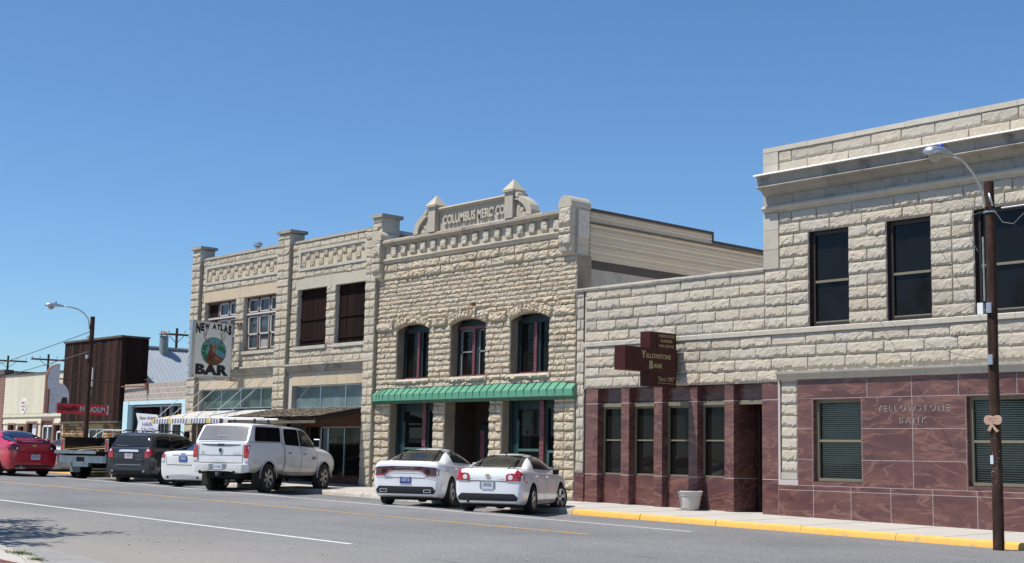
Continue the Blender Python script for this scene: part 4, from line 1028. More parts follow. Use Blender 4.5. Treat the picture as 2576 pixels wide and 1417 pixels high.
mb = MB(); mb.tube([(-56.9, -.05, 4.33), (-59.6, -.1, 4.36)], .035, 6); mb.tube([(-56.95, -.05, 4.3), (-56.8, -.05, 3.66)], .012, 5); mb.box(-57.05, -56.85, -.12, .02, 4.2, 4.45); mb.tube([(-57.2, -.05, 4.62), (-56.3, -.05, 4.66)], .012, 5); mb.tube([(-56.95, 0, 4.4), (-56.95, 0, 4.62)], .05, 6)
mb.build('pipe', 'rust', T)
# salon sign (curled paper shape behind the window)
T2 = thing('salon_sign', 'white scroll-shaped hair salon sign in the shop window', 'sign', (-57, .15, 2.2))
mb = MB(); pts = [(-58.17, 3.12), (-56.1, 3.02), (-55.85, 2.75), (-55.95, 2.4), (-55.75, 2.0), (-56.3, 2.05), (-57.7, 2.1), (-58.0, 2.35), (-57.9, 2.7)]
mb.prism(pts, 'y', .10, .13); mb.build('board', 'grey_face', T2)
mb = MB(); text_fit(mb, 'New Image', 'f', (-57.82, 2.74), 1.6, .24, .097, .002, 0, shear=.35); mb.build('lettering', 'ink', T2)
mb = MB(); text_fit(mb, 'HAIR', 'f', (-57.45, 2.50), 1.02, .19, .097, .002, .02); text_fit(mb, 'SALON', 'f', (-57.52, 2.24), 1.35, .2, .097, .002, .02); mb.build('lettering', 'ink_blue', T2)

# ============================================================ WOOD FRONT
T = thing('wooden_false_front', 'tall dark board false front with stone-clad base and ribbed metal roof behind', 'building', (-62, 0, lin(-.175, -62)))
A, B = -65.85, -59.42; mb = MB(); rr = random.Random(6)
x = A
while x < B-.02:
    w_ = rr.uniform(.14, .24); xe = min(x+w_, B); v = rr.choice([.5, .8, 1, 1.2, 1.7]); mb.col = (v*1.1, v, v*.95); d = rr.uniform(0, .035)
    mb.box(x, xe-.012, -.16-d, -.1, 2.76+rr.uniform(-.03, .02), 6.70); x = xe
y = -.1
while y < 1.15:
    v = rr.choice([.5, .7, .9]); mb.col = (v, v, v); mb.box(B-.02, B+rr.uniform(0, .02), y, y+.17, 4.3, 6.70); y += .18
mb.col = (.8, .8, .8); mb.box(A, B-.02, -.1, 1.2, 2.75, 6.68)
mb.build('wall', 'oldwood', T)
mb = MB(); mb.box(A-.05, B+.06, -.24, -.1, 6.70, 6.80); mb.box(B-.06, B+.06, -.1, 1.22, 6.70, 6.79); mb.box(A-.03, B+.02, -.22, -.0, 2.66, 2.76); mb.build('trim', 'trimwood', T)
def brn(rng, tv): v = rng.uniform(.45, 1.4); w_ = rng.uniform(-.15, .25); return (v*(1+w_), v, v*(1-w_*.6))
mb = MB(); ops = [(-62.95, -61.2, .5, 2.66)]
panel(mb, A, B, .3, 2.7, ops, -.02, .15, 1)
stones(mb, A, B, [.45+.16*i for i in range(14)]+[2.66], ops, L=(.2, .7), dep=.05, rough=.6, seed=61, y=-.02, rng_tint=brn)
mb.build('stone_cladding', ['cladstone', 'stone_dark'], T)
mb = MB(); mb.box(-62.93, -61.22, .0, .06, 2.4, 2.64); mb.box(-62.93, -61.22, .0, .06, .5, 1.1); mb.build('panel', 'yellow_panel', T)
window(T, -62.88, -61.27, 1.1, 2.41, .0, 'white_paint', .07, mull=[-62.05], dep=.08)
mb = MB(); mb.box(A, B, 1.2, 9, .3, 3.5); mb.build('rear_block', 'trimwood', T)
rx, rzz, sl_ = -62.6, 6.57, .87
mb = MB(); mb.prism([(rx, rzz), (rx+3.6, rzz-3.6*sl_), (rx+3.6, rzz-3.6*sl_-.3), (rx-3.6, rzz-3.6*sl_-.3), (rx-3.6, rzz-3.6*sl_)], 'y', 1.22, 14)
for k in range(52):
    y = 1.32+k*.24; mb.hexa([(x_, y+q, z_) for dz, o1, o2 in ((-.01, 0, .04), (.03, .01, .03)) for x_, q, z_ in ((rx+3.6, o1, rzz-3.6*sl_+dz), (rx+3.6, o2, rzz-3.6*sl_+dz), (rx-.02, o2, rzz+dz), (rx-.02, o1, rzz+dz))])
mb.box(rx-.14, rx+.14, 1.22, 14, rzz-.03, rzz+.07)
rf = mb.build('roof', 'roof_metal', T)
mb = MB(); mb.lathe([(.22, -.5), (.22, .68)], (rx+.28, 3.45, 6.50), 18); mb.build('chimney', 'galv_pipe', rf)
mb = MB(); mb.lathe([(.29, 0), (.03, .17)], (rx+.28, 3.45, 7.26), 16)
for k in range(4): a0 = k*pi/2+.4; mb.box(rx+.28+.2*cos(a0)-.012, rx+.28+.2*cos(a0)+.012, 3.45+.2*sin(a0)-.012, 3.45+.2*sin(a0)+.012, 7.15, 7.27)
mb.build('chimney_cap', 'rust', rf)
# little white tube fittings on the wood front
mb = MB(); mb.box(-62.35, -62.28, -.26, -.18, 4.45, 5.35); mb.box(-62.5, -62.42, -.26, -.18, 3.95, 4.3); mb.build('pipe', 'old_white', T)

# ---- gym sign: fin and banner
T = thing('gym_sign', 'old white finned sign with rust edges and a red gym banner, on the wooden front', 'sign', (-60, 0, 3))
xs0, xs1 = -60.12, -60.0
arc1 = [(-3.42+.55*(1-cos(t)), 4.65+.62*sin(t)) for t in [pi/2*k/8 for k in range(9)]]
fin = [(-3.42, 3.01)]+arc1+[(-2.87, 4.40)]+[(-2.85+.48*sin(t), 3.78+.62*cos(t)) for t in [pi/2*k/8 for k in range(9)]]+[(-2.37, 3.05), (-2.9, 3.03)]
mb = MB(); mb.prism(fin, 'x', xs0, xs1)
mb.build('fin', 'grey_face', T)
mb = MB()
for p, q in zip(fin[:10], fin[1:10]): mb.hexa(((xs0-.12, p[0]-.03, p[1]), (xs1-.01, p[0]-.03, p[1]), (xs1-.01, p[0]-.001, p[1]), (xs0-.12, p[0]-.001, p[1]), (xs0-.12, q[0]-.03, q[1]+.02), (xs1-.01, q[0]-.03, q[1]+.02), (xs1-.01, q[0]-.001, q[1]+.001), (xs0-.12, q[0]-.001, q[1]+.001)))
mb.box(xs1, xs1+.08, -3.40, -3.33, 3.0, 4.1)
mb.build('edge_trim', 'rust', T)
mb = MB()
for p, q in ((-3.3, 4.6), (-3.2, 4.58), (-3.1, 4.35), (-3.0, 4.55), (-3.05, 4.15), (-2.95, 3.85), (-2.55, 4.05), (-3.08, 3.62), (-2.75, 4.1)): mb.prism([(p+.022*cos(a0), q+.022*sin(a0)) for a0 in [pi/3*k for k in range(6)]], 'x', xs1, xs1+.004)
mb.prism([(-2.75, 3.45), (-2.70, 3.72), (-2.60, 3.78), (-2.45, 3.74), (-2.42, 3.5)], 'x', xs1, xs1+.003)
mb.build('holes', 'iron', T)
# banner
mb = MB(); n = 24; g = []
for i in range(n+1):
    y = -2.92+2.46*i/n; g.append([mb.vert((xs1+.05+.012*sin(i*1.3)+.01*sin(i*.5+j), y, 3.02+.46*j/4)) for j in range(5)])
for i in range(n):
    for j in range(4): mb.face((g[i][j], g[i+1][j], g[i+1][j+1], g[i][j+1]))
bn = mb.build('banner', 'banner_red', T, smooth=True)
mb = MB(); mb.box(xs1+.045, xs1+.052, -.50, -.42, 3.03, 3.47); mb.build('banner_edge', 'grey_face', T)
mb = MB(); text_fit(mb, 'CrossFit', 'r', (-2.86, 3.15), .95, .22, xs1+.088, .003, .035); mb.build('lettering', 'ink', bn, world=False)
mb = MB(); text_fit(mb, 'PALLADIUM', 'r', (-1.83, 3.13), 1.2, .24, xs1+.084, .002, .05); mb.build('lettering', 'ink', bn, world=False)
mb = MB(); text_fit(mb, 'PALLADIUM', 'r', (-1.83, 3.13), 1.2, .24, xs1+.090, .002, .006); mb.build('lettering', 'plate_white', bn, world=False)
mb = MB(); mb.tube([(-60.06, -2.87, 4.60), (-60.06, -.1, 4.60)], .03); mb.tube([(-60.06, -2.4, 3.2), (-60.06, -.1, 3.2)], .03); mb.tube([(-60.06, -2.8, 4.42), (-60.06, -.1, 6.0)], .008); mb.build('bracket', 'iron', T)

# ============================================================ CREAM + BRICK
T = thing('cream_building', 'cream sided building with brown window trim between the brick and the wooden fronts', 'building', (-69, 0, lin(-.175, -69)))
A, B = -73.75, -65.85
CW = [(-72.99, -72.01, .9, 2.73), (-71.63, -70.65, .9, 2.64), (-70.48, -69.04, .8, 2.81), (-68.57, -67.03, .6, 2.92), (-67.01, -65.96, .6, 2.70)]
mb = MB(); panel(mb, A, B, .4, 3.2, CW, 0, .2); mb.box(A, B, .2, 9, .4, 5.2)
z = .6
while z < 3.1:
    iv = [(A, B)]
    for a, b, c, d in CW:
        if c < z+.15 < d:
            iv = [s_ for p, q in iv for s_ in ((p, a-.01), (b+.01, q)) if s_[1]-s_[0] > .05 and s_[0] >= p-.02 and s_[1] <= q+.02] or iv
    for p, q in iv: mb.prism([(0, z), (-.045, z), (-.015, z+.29), (0, z+.29)], 'x', p, q)
    z += .30
rr = random.Random(2); x = A
while x < B-.1:
    v = rr.uniform(.95, 1.04); mb.col = (v, v, v); xe = min(x+.98, B); mb.box(x+.006, xe-.006, -.05, .2, 3.22+.002, 5.33-(xe-A)*.004); x = xe
mb.col = (1, 1, 1); mb.box(A, B, -.07, .0, 3.05, 3.20)
mb.build('wall', 'cream_siding', T)
mb = MB(); mb.box(A, B, -.10, .2, 5.31, 5.37); mb.build('coping', 'trimwood', T)
for i, (a, b, c, d) in enumerate(CW):
    mb = MB()
    for q in ((a-.0, a+.10, c, d), (b-.10, b, c, d), (a+.10, b-.10, d-.1, d)): mb.box(q[0], q[1], -.06, .16, q[2], q[3])
    if i == 3: mb.box(a+.1, b-.1, .04, .1, 2.62, 2.82)
    f = mb.build('window' if i != 4 else 'door', 'brown_paint', T)
    if i in (3, 4):
        mb = MB(); p, q = (a+.14, b-.14) if i == 3 else (a+.35, b-.12); t_ = 2.6 if i == 3 else 2.3
        for r in ((p, p+.06, c, t_), (q-.06, q, c, t_), (p, q, t_-.08, t_)): mb.box(r[0], r[1], .0, .06, r[2], r[3])
        if i == 3: mb.box((p+q)/2-.04, (p+q)/2+.04, .0, .06, c, t_)
        mb.build('sash', 'white_paint', f)
    if i in (1, 2):
        mb = MB(); mb.box(a+(.45 if i == 1 else .6), b-.14, .06, .07, c, 2.3 if i == 1 else 2.65); mb.build('curtain', 'grey_face', f)
    mb = MB(); mb.box(a+.05, b-.05, .09, .1, c, d-.05); mb.build('pane', 'glass_old' if i == 3 else 'glass_brown', f)
mb = MB(); mb.box(A, B, .2, 9, 5.15, 5.2); mb.build('roof', 'roof_dark', T)
T2 = thing('round_sign', 'small white oval sign with red lettering on the cream siding', 'sign', (-71.2, -.05, 3.5))
mb = MB(); mb.prism([(-71.0+.36*cos(t), 3.62+.42*sin(t)) for t in [2*pi*k/24 for k in range(24)]], 'y', -.08, -.052); mb.build('board', 'white_paint', T2)
mb = MB(); text_fit(mb, "Bob's", 'f', (-71.2, 3.74), .45, .16, -.083, .002, .01, shear=.2); text_fit(mb, 'HOUSE', 'f', (-71.24, 3.56), .5, .11, -.083, .002, .015); text_fit(mb, 'BAR', 'f', (-71.12, 3.38), .28, .12, -.083, .002, .02); mb.build('lettering', 'ink_red', T2)
T2 = thing('round_sign', 'round dark green emblem sign with white script partly behind the fin of the gym sign', 'sign', (-67.6, -.05, 3.4))
mb = MB(); mb.prism([(-67.5+.52*cos(t), 3.62+.42*sin(t)) for t in [2*pi*k/24 for k in range(24)]], 'y', -.08, -.052); mb.build('board', 'green_frame', T2)
mb = MB(); text_fit(mb, 'OPEN', 'f', (-67.75, 3.28), .5, .1, -.083, .002, .01); 
for o_ in (): pass
mb = MB(); mb.prism([(-67.5+.4*cos(t), 3.62+.3*sin(t)) for t in [pi+pi*k/12 for k in range(13)]]+[(-67.5+.3*cos(t), 3.62+.2*sin(t)) for t in [2*pi-pi*k/12 for k in range(13)]], 'y', -.084, -.0805); mb.build('ring', 'white_paint', T2)
# stone strip at the right edge of the cream front
T = thing('brick_building', 'red brick building at the left edge beyond the cream front', 'building', (-80, 0, lin(-.175, -80)))
mb = MB(); mb.box(-90, -73.8, -.06, 12, .4, 5.45); mb.build('wall', 'brick_red', T)
mb = MB(); mb.box(-90.1, -73.75, -.14, .4, 5.42, 5.68); mb.box(-90.1, -73.6, .4, 12, 5.42, 5.62); mb.build('coping', 'stone_dark', T)
T = thing('white_roof_building', 'low white metal roof rising behind the brick parapet', 'building', (-84, 14, .8))
mb = MB(); mb.box(-92, -70, 13, 24, .8, 6.0); mb.build('wall', 'grey_face', T)
mb = MB(); mb.prism([(12.8, 6.0), (18.5, 7.3), (24, 6.0)], 'x', -92, -69); mb.build('roof', 'galv', T)
# ============================================================ POLES, WIRES, POT
def luminaire(t, cx, y0, y1, z0, z1):
    """cobra head pointing to -y, arm side at y1"""
    mb = MB(); n = 9
    for k in range(n):
        a, b = k/n, (k+1)/n
    prof = [(0, .05), (.06, .115), (.25, .135), (.55, .13), (.8, .08), (1, .045)]; rings = []
    for t_, r in prof:
        y = y0+(y1-y0)*t_; z = z0+(z1-z0)*t_+.02*sin(pi*t_); ring = []
        for k in range(12):
            a = 2*pi*k/12; ring.append(mb.vert((cx+r*1.15*cos(a), y, z+r*(.85 if sin(a) > 0 else .5)*sin(a))))
        rings.append(ring)
    for i in range(len(rings)-1):
        for k in range(12): mb.face((rings[i][k], rings[i][(k+1) % 12], rings[i+1][(k+1) % 12], rings[i+1][k]))
    mb.face(rings[0][::-1]); mb.face(rings[-1])
    h = mb.build('lamp_head', 'galv', t, smooth=True)
    ym = y0+(y1-y0)*.32; zm = z0+(z1-z0)*.32
    mb = MB(); mb.lathe([(.03, -.15), (.09, -.12), (.13, -.05), (.135, -.0)], (cx, ym, zm-.03), 16); mb.build('lens', 'lens_glass', h, smooth=True)
    mb = MB(); mb.lathe([(.045, 0), (.045, .06), (.03, .08)], (cx, y0+(y1-y0)*.55, z0+(z1-z0)*.55+.11), 12); mb.build('photocell', 'blue_cell', h)
def pole(name, label, x, y, z0, z1, r0, r1, top=0):
    t = thing(name, label, 'street lamp', (x, y, z0), 'wooden street lamp poles along the kerb'); mb = MB(); n = 10
    mb.tube([(x+.01*sin(i), y, z0-.2+(z1-z0+.2)*i/n) for i in range(n+1)], [r0+(r1-r0)*i/n for i in range(n+1)], 18); mb.build('post', 'pole_wood', t, smooth=True, sharp=40); return t
PX, PY, PZ = -13.43, -3.75, lin(-.22, -13.3)
T = pole('street_lamp', 'tall dark wooden lamp pole at the right with a ribbon and notices fixed on it', PX, PY+.0, PZ, 7.12, .108, .098)
mb = MB(); mb.tube([(PX-.02, -3.86, 6.60), (PX-.02, -3.98, 6.82), (PX, -4.12, 7.0), (PX, -4.36, 7.20), (PX, -4.68, 7.36), (PX, -4.92, 7.41), (PX, -5.18, 7.42)], .026, 8); mb.tube([(PX+.06, -3.87, 6.86), (PX+.1, -3.82, 6.6)], .022, 6); mb.build('arm', 'galv', T, smooth=True)
luminaire(T, PX, -6.05, -5.14, 7.36, 7.42)
mb = MB(); mb.tube([(PX-.13, -3.80, 4.7), (PX-.13, -3.80, 6.0)], .02, 6); mb.build('conduit', 'galv_pipe', T)
mb = MB(); mb.box(PX-.24, PX-.12, -3.9, -3.82, 4.43, 4.66); mb.build('meter_box', 'white_paint', T)
for z in (4.45, 3.42, 6.48): mb = MB(); mb.box(PX-.05, PX+.05, -3.90, -3.85, z, z+.2) if z < 6 else mb.lathe([(.125, 0), (.125, .03)], (PX, PY, z), 16); mb.build('bracket', 'galv', T)
mb = MB(); rr = random.Random(3)
for k in range(34):
    a = rr.uniform(-2.4, -.2); z = rr.gauss(1.25, .22); mb.lathe([(.006, 0), (.004, .006)], (PX+.108*cos(a), PY+.108*sin(a), z), 5)
mb.build('staples', 'white_paint', T)
T2 = thing('ribbon_bow', 'flat tan wooden ribbon bow nailed to the right street pole', 'bow', (PX, PY-.14, 2.3))
mb = MB(); pts = []
for k in range(41):
    a = 2*pi*k/40; r = .125*(1+.35*abs(cos(a))-.28*abs(sin(a))**3); pts.append((PX+.02+1.12*r*cos(a), 2.33+.72*r*sin(a)*(1+.35*abs(cos(a)))))
mb.prism(pts, 'y', PY-.135, PY-.108); mb.build('loops', 'bow_wood', T2)
mb = MB(); mb.prism([(PX-.01, 2.27), (PX-.08, 2.17), (PX-.10, 2.11), (PX-.06, 2.13), (PX-.04, 2.10), (PX+.03, 2.25)], 'y', PY-.138, PY-.12); mb.prism([(PX+.0, 2.27), (PX+.10, 2.15), (PX+.15, 2.11), (PX+.11, 2.11), (PX+.10, 2.08), (PX+.04, 2.15), (PX+.0, 2.23)], 'y', PY-.142, PY-.125); mb.build('tail', 'bow_wood', T2)
mb = MB(); text_fit(mb, 'Support Our', 'f', (PX-.08, 2.335), .20, .038, PY-.136, .001, 0, shear=.2); text_fit(mb, 'Troops', 'f', (PX-.03, 2.285), .10, .035, PY-.136, .001, 0, shear=.2); mb.build('lettering', 'brown_paint', T2)
o = MB(); 
for k in range(6): a0, a1 = -2.9+.22*k, -2.9+.22*(k+1); q = [(PX+.112*cos(a), PY+.112*sin(a)) for a in (a0, a1)]; o.poly([(q[0][0], q[0][1], 1.47), (q[1][0], q[1][1], 1.47), (q[1][0], q[1][1], 1.64), (q[0][0], q[0][1], 1.64)])
tag(o.build('paper_notice', 'paper', None), 'pale blue paper notice stapled around the right street pole', 'notice')
QX, QY, QZ = -56.9, -2.85, lin(-.22, -56.9)
T = pole('street_lamp', 'brown wooden pole with arched lamp arm at the left, standing among the parked cars', QX, QY, QZ, 7.28, .115, .10)
mb = MB(); mb.tube([(QX, -2.98, 6.7), (QX, -3.0, 6.95), (QX, -3.08, 7.2), (QX, -3.3, 7.42), (QX, -3.55, 7.55), (QX, -3.9, 7.61), (QX, -4.3, 7.63)], .03, 8); mb.build('arm', 'galv', T, smooth=True)
luminaire(T, QX, -5.05, -4.22, 7.60, 7.62)
for z in (6.25, 5.4): mb = MB(); mb.box(QX-.08, QX+.08, QY-.2, QY-.14, z, z+.16); mb.build('bracket', 'galv', T)
def wire(name, lab, a, b, sag, r=.012, m='wire', n=16, grp=None):
    mb = MB(); a, b = Vector(a), Vector(b); mb.tube([a+(b-a)*i/n-Vector((0, 0, sag*4*(i/n)*(1-i/n))) for i in range(n+1)], r, 5)
    tag(mb.build(name, m, None), lab, 'cable', grp)
wire('overhead_cable', 'upper overhead cable running left from the left street pole', (-57.05, -2.9, 6.6), (-90, -3.5, 3.9), .3, .018)
wire('overhead_cable', 'lower overhead cable running left from the left street pole', (-57.05, -2.9, 5.72), (-90, -3.5, 3.6), .3, .018)
wire('overhead_cable', 'bright short cable leaving the top of the right pole to the right', (-13.2, -3.7, 6.56), (-4, -3.4, 6.9), .05, .018, 'wire_white')
wire('overhead_cable', 'thin cable from the right pole across the sky-side frieze of the bank', (-13.4, -3.75, 6.65), (-17.6, -.22, 8.32), .1, .006)
wire('overhead_cable', 'thin cable from the middle of the right pole to the bank wall below the lamp', (-13.4, -3.85, 3.5), (-18.5, -.12, 5.2), .25, .006)
mb = MB(); mb.tube([(PX-.1, -3.88, 6.5), (PX-.3, -3.9, 6.45), (PX-.38, -3.9, 6.2), (PX-.33, -3.9, 5.95), (PX-.2, -3.88, 5.7)], .008, 5); mb.tube([(PX+.1, -3.8, 6.55), (PX+.3, -3.8, 6.25), (PX+.5, -3.75, 6.2), (PX+.7, -3.7, 6.4)], .01, 5)
tag(mb.build('cable_loop', 'wire', None), 'slack black cable loops at the top of the right street pole', 'cable')
# utility poles behind
def upole(lab, x, y, z0, zt, w_, transformer=False, wy=0):
    t = thing('utility_pole', lab, 'utility pole', (x, y, z0), 'utility poles behind the buildings')
    mb = MB(); mb.tube([(x, y, z0), (x, y, zt)], [.10, .085], 10); mb.build('post', 'pole_wood', t)
    a = (cos(YAW), sin(YAW)); zc = zt-.45
    mb = MB(); mb.hexa([(x+sx_*w_*a[0]+q*a[1]*.06, y+sx_*w_*a[1]-q*a[0]*.08, zc+dz-(.10 if sx_ > 0 else 0)) for dz in (0, .13) for sx_, q in ((-1, -1), (1, -1), (1, 1), (-1, 1))]); mb.build('crossarm', 'pole_wood', t)
    for s in (-.95, -.5, .5, .95):
        mb = MB(); mb.lathe([(.03, 0), (.045, .06), (.03, .16)], (x+s*w_*a[0], y+s*w_*a[1], zc+.14), 8); mb.build('insulator', 'insul', t)
    mb = MB()
    for s in (-1, 1): mb.tube([(x+s*w_*.5*a[0], y+s*w_*.5*a[1], zc), (x, y, zc-.6)], .02, 4)
    mb.build('brace', 'iron', t)
    if transformer: mb = MB(); mb.lathe([(.2, -2.6), (.2, -1.7), (.08, -1.6)], (x-.35*a[0], y-.35*a[1], zc), 12); mb.build('transformer', 'insul', t)
upole('leftmost utility pole with two crossarms above the brick building', -112.4, 15, 1.2, 9.1, 1.6)
upole('utility pole with a transformer behind the finned sign', -104.1, 15, 1.1, 8.85, 1.35, True)
upole('utility pole standing alone above the metal roof', -83.0, 15, .8, 9.7, 1.1)
# planter pot
T = thing('planter_pot', 'plain pale plastic pot with dry soil against the granite pier of the bank', 'pot', (-24.1, -.47, lin(-.18, -24)))
mb = MB(); c = (-24.1, -.47, lin(-.18, -24)+.004); mb.lathe([(.22, 0), (.23, .03), (.232, .05), (.245, .055), (.30, .36), (.30, .38), (.315, .385), (.335, .47), (.345, .475), (.35, .50), (.335, .515), (.31, .50), (.30, .44)], c, 36); mb.build('pot', 'pot', T, smooth=True, sharp=35)
mb = MB(); mb.lathe([(.30, .44), (.0, .46)], c, 20); mb.build('soil', 'soil', T)
mb = MB(); mb.tube([(c[0]+.1, c[1], c[2]+.45), (c[0]+.13, c[1], c[2]+.53), (c[0]+.17, c[1]-.02, c[2]+.50)], .015, 5); mb.build('stub', 'bark', T)

# ============================================================ TREES (left, outside the frame: they throw the shadow on the road)
def tree(lab, x, y, h, cr, seed, n=2600, z0=None, lean=(0, 0), ls=(.05, .10)):
    t = thing('tree', lab, 'tree', (x, y, lin(-.2, x)), 'trees on the near side of the street'); rr = random.Random(seed); z0 = lin(-.2, x)
    mb = MB(); lf = MB(); tips = []
    mb.tube([(x, y, z0), (x+.1, y+.05, z0+h*.3), (x+lean[0]*.3, y+lean[1]*.3, z0+h*.55)], [.22, .17, .12], 9)
    for k in range(13):
        a = rr.uniform(0, 2*pi); el = rr.uniform(.15, 1.0); s = z0+h*rr.uniform(.28, .55); p = Vector((x+lean[0]*.2, y+lean[1]*.2, s)); d = Vector((cos(a)*cos(el), sin(a)*cos(el), sin(el))); pts = [p]
        L_ = cr*rr.uniform(.75, 1.15); 
        for q in range(5): d = (d+Vector((rr.uniform(-.25, .25), rr.uniform(-.25, .25), rr.uniform(-.1, .22)))).normalized(); pts.append(pts[-1]+d*L_/5)
        mb.tube(pts, [.07-.012*i for i in range(6)], 5)
        for q in range(2, 6):
            for _ in range(3):
                e = pts[q]+Vector((rr.gauss(0, .5), rr.gauss(0, .5), rr.gauss(0, .4)))*cr*.28; tips.append((pts[q], e)); mb.tube([pts[q], (pts[q]+e)/2+Vector((0, 0, .1)), e], [.02, .013, .005], 4)
    for k in range(n):
        a, e = rr.choice(tips); t_ = rr.uniform(.3, 1.15); p = a+(e-a)*t_+Vector((rr.gauss(0, .22), rr.gauss(0, .22), rr.gauss(0, .18))); s = rr.uniform(*ls)
        u = Vector((rr.gauss(0, 1), rr.gauss(0, 1), rr.gauss(0, .6))).normalized(); v = u.cross(Vector((rr.gauss(0, 1), rr.gauss(0, 1), rr.gauss(0, 1)))).normalized(); v_ = rr.uniform(.6, 1.4); lf.col = (v_, v_, v_)
        lf.poly((p-u*s, p+v*s*.5, p+u*s, p-v*s*.5))
    mb.build('trunk', 'bark', t); lf.build('crown', 'leaf', t)
    return t
tree('leafy tree on the near pavement left of the view', -24.5, -23.7, 10.0, 3.6, 5, 8000, ls=(.07, .13))
protos = []
for k, s in enumerate((12.5, 14.5, 11.5)): protos.append(tree('large leafy tree in the row across the street, behind the viewpoint', -34-10*k, -40-1.5*k, s, s*.46, 20+k, 5200))
for k in range(10):
    p = protos[k % 3]; c = p.copy(); COL.objects.link(c); x = -64-7.5*k; c.location = (x, -40+(k*5 % 7)-2, lin(-.2, x)); c.rotation_euler = (0, 0, k*1.3)
    for ch in p.children: d = ch.copy(); COL.objects.link(d); d.parent = c
for k in range(3):
    p = protos[k]; c = p.copy(); COL.objects.link(c); x = -24+9.5*k; c.location = (x, -43+k, lin(-.2, x)); c.rotation_euler = (0, 0, 2+k*1.3)
    for ch in p.children: d = ch.copy(); COL.objects.link(d); d.parent = c

# ============================================================ VEHICLES
def mk_bvh(o):
    dg = bpy.context.evaluated_depsgraph_get(); me = o.data
    return BVHTree.FromPolygons([v.co.copy() for v in me.vertices], [tuple(p.vertices) for p in me.polygons])
AX = {'R': ((0, 2), Vector((0, 1, 0)), -3), 'L': ((0, 2), Vector((0, -1, 0)), 3), 'B': ((1, 2), Vector((1, 0, 0)), -4), 'F': ((1, 2), Vector((-1, 0, 0)), 9), 'T': ((0, 1), Vector((0, 0, -1)), 4)}
def patch(name, mt, poly, ax, bvh, parent, off=.006, step=.09, label=None, build=True, out=None):
    (i, j), d, far = AX[ax]; k = 3-i-j; bm = bmesh.new(); vs = []
    for p in poly:
        c = [0, 0, 0]; c[i] = p[0]; c[j] = p[1]; vs.append(bm.verts.new(c))
    bm.faces.new(vs)
    for q in (i, j):
        lo = min(p[0 if q == i else 1] for p in poly); hi = max(p[0 if q == i else 1] for p in poly); n = [0, 0, 0]; n[q] = 1; m = int((hi-lo)/step)
        for s in range(1, m+1):
            c = [0, 0, 0]; c[q] = lo+(hi-lo)*s/(m+1)
            bmesh.ops.bisect_plane(bm, geom=bm.verts[:]+bm.edges[:]+bm.faces[:], plane_co=c, plane_no=n)
    for v in bm.verts:
        o = v.co.copy(); o[k] = far; hit = bvh.ray_cast(o, d, 14)
        if hit[0] is None:
            q = v.co.copy(); q[k] = 0 if ax in 'T' else (far*.3 if ax in 'RL' else (-1 if ax == 'B' else 3.8)); hit = bvh.find_nearest(q)
        nn = hit[1]
        if nn.dot(d) > 0: nn = -nn
        v.co = hit[0]+nn*off*.5-d*off
    bmesh.ops.triangulate(bm, faces=[f for f in bm.faces if len(f.verts) > 4])
    me = bpy.data.meshes.new(name); bm.to_mesh(me); bm.free(); me.materials.append(MATS[mt]); me.polygons.foreach_set('use_smooth', [True]*len(me.polygons))
    o = bpy.data.objects.new(name, me); COL.objects.link(o); o.parent = parent
    if label: o['label'] = label
    return o
def loft_body(rows, mt, wells, parent, wr=.36, wh=.34, lv=3, name='body', lc={}, rc={}):
    mb = MB(); rings = []
    for (u, W, zb, ze, rw, zr, zc) in rows:
        zm = zb+(ze-zb)*.52
        h = [(0, zb), (.86*W, zb), (.965*W, zb+.10*(ze-zb)+.02), (W, zm), (.975*W, ze-.10*(ze-zb)), (.90*W, ze), (rw, zr), (0, zc)]
        full = h+[(-a, b) for a, b in h[-2:0:-1]]
        rings.append([mb.vert((u, a, b)) for a, b in full])
    n = len(rings[0])
    for i in range(len(rings)-1):
        for k in range(n): mb.face((rings[i][k], rings[i][(k+1) % n], rings[i+1][(k+1) % n], rings[i+1][k]))
    for r, rv in ((rings[0], 1), (rings[-1], 0)):
        fs = [(r[0], r[1], r[n-1])]+[(r[k], r[k+1], r[n-k-1], r[n-k]) for k in range(1, 6)]+[(r[6], r[7], r[8])]
        for f in fs: mb.face(f[::-1] if rv else f)
    o = mb.build(name, [mt, 'well'], parent, world=False)
    if lc or rc:
        cr = o.data.attributes.new('crease_edge', 'FLOAT', 'EDGE'); vals = [0.0]*len(o.data.edges)
        for e in o.data.edges:
            a_, b_ = sorted(e.vertices); ra, ka, rb, kb = a_//n, a_ % n, b_//n, b_ % n
            if ra != rb and ka == kb: vals[e.index] = lc.get(min(ka, n-ka), 0)
            elif ra == rb: vals[e.index] = rc.get(ra, 0)
        cr.data.foreach_set('value', vals)
    sb = o.modifiers.new('s', 'SUBSURF'); sb.levels = lv; sb.render_levels = lv
    cu = []
    cm = MB()
    for wu in wells:
        for s in (-1, 1): cm.lathe([(.0, -.24), (wr+.055, -.24), (wr+.055, .3), (0, .3)], (wu, s*(max(r[1] for r in rows)-.04), wh), 40, axis='y')
    co = cm.build('cutter', 'well', parent, world=False)
    bo = o.modifiers.new('b', 'BOOLEAN'); bo.operation = 'DIFFERENCE'; bo.object = co; bo.solver = 'EXACT'; bo.material_mode = 'TRANSFER'
    dg = bpy.context.evaluated_depsgraph_get(); me = bpy.data.meshes.new_from_object(o.evaluated_get(dg)); me.name = name
    o.modifiers.clear(); o.data = me; me.polygons.foreach_set('use_smooth', [True]*len(me.polygons)); me.set_sharp_from_angle(angle=R(38)); bpy.data.objects.remove(co)
    return o
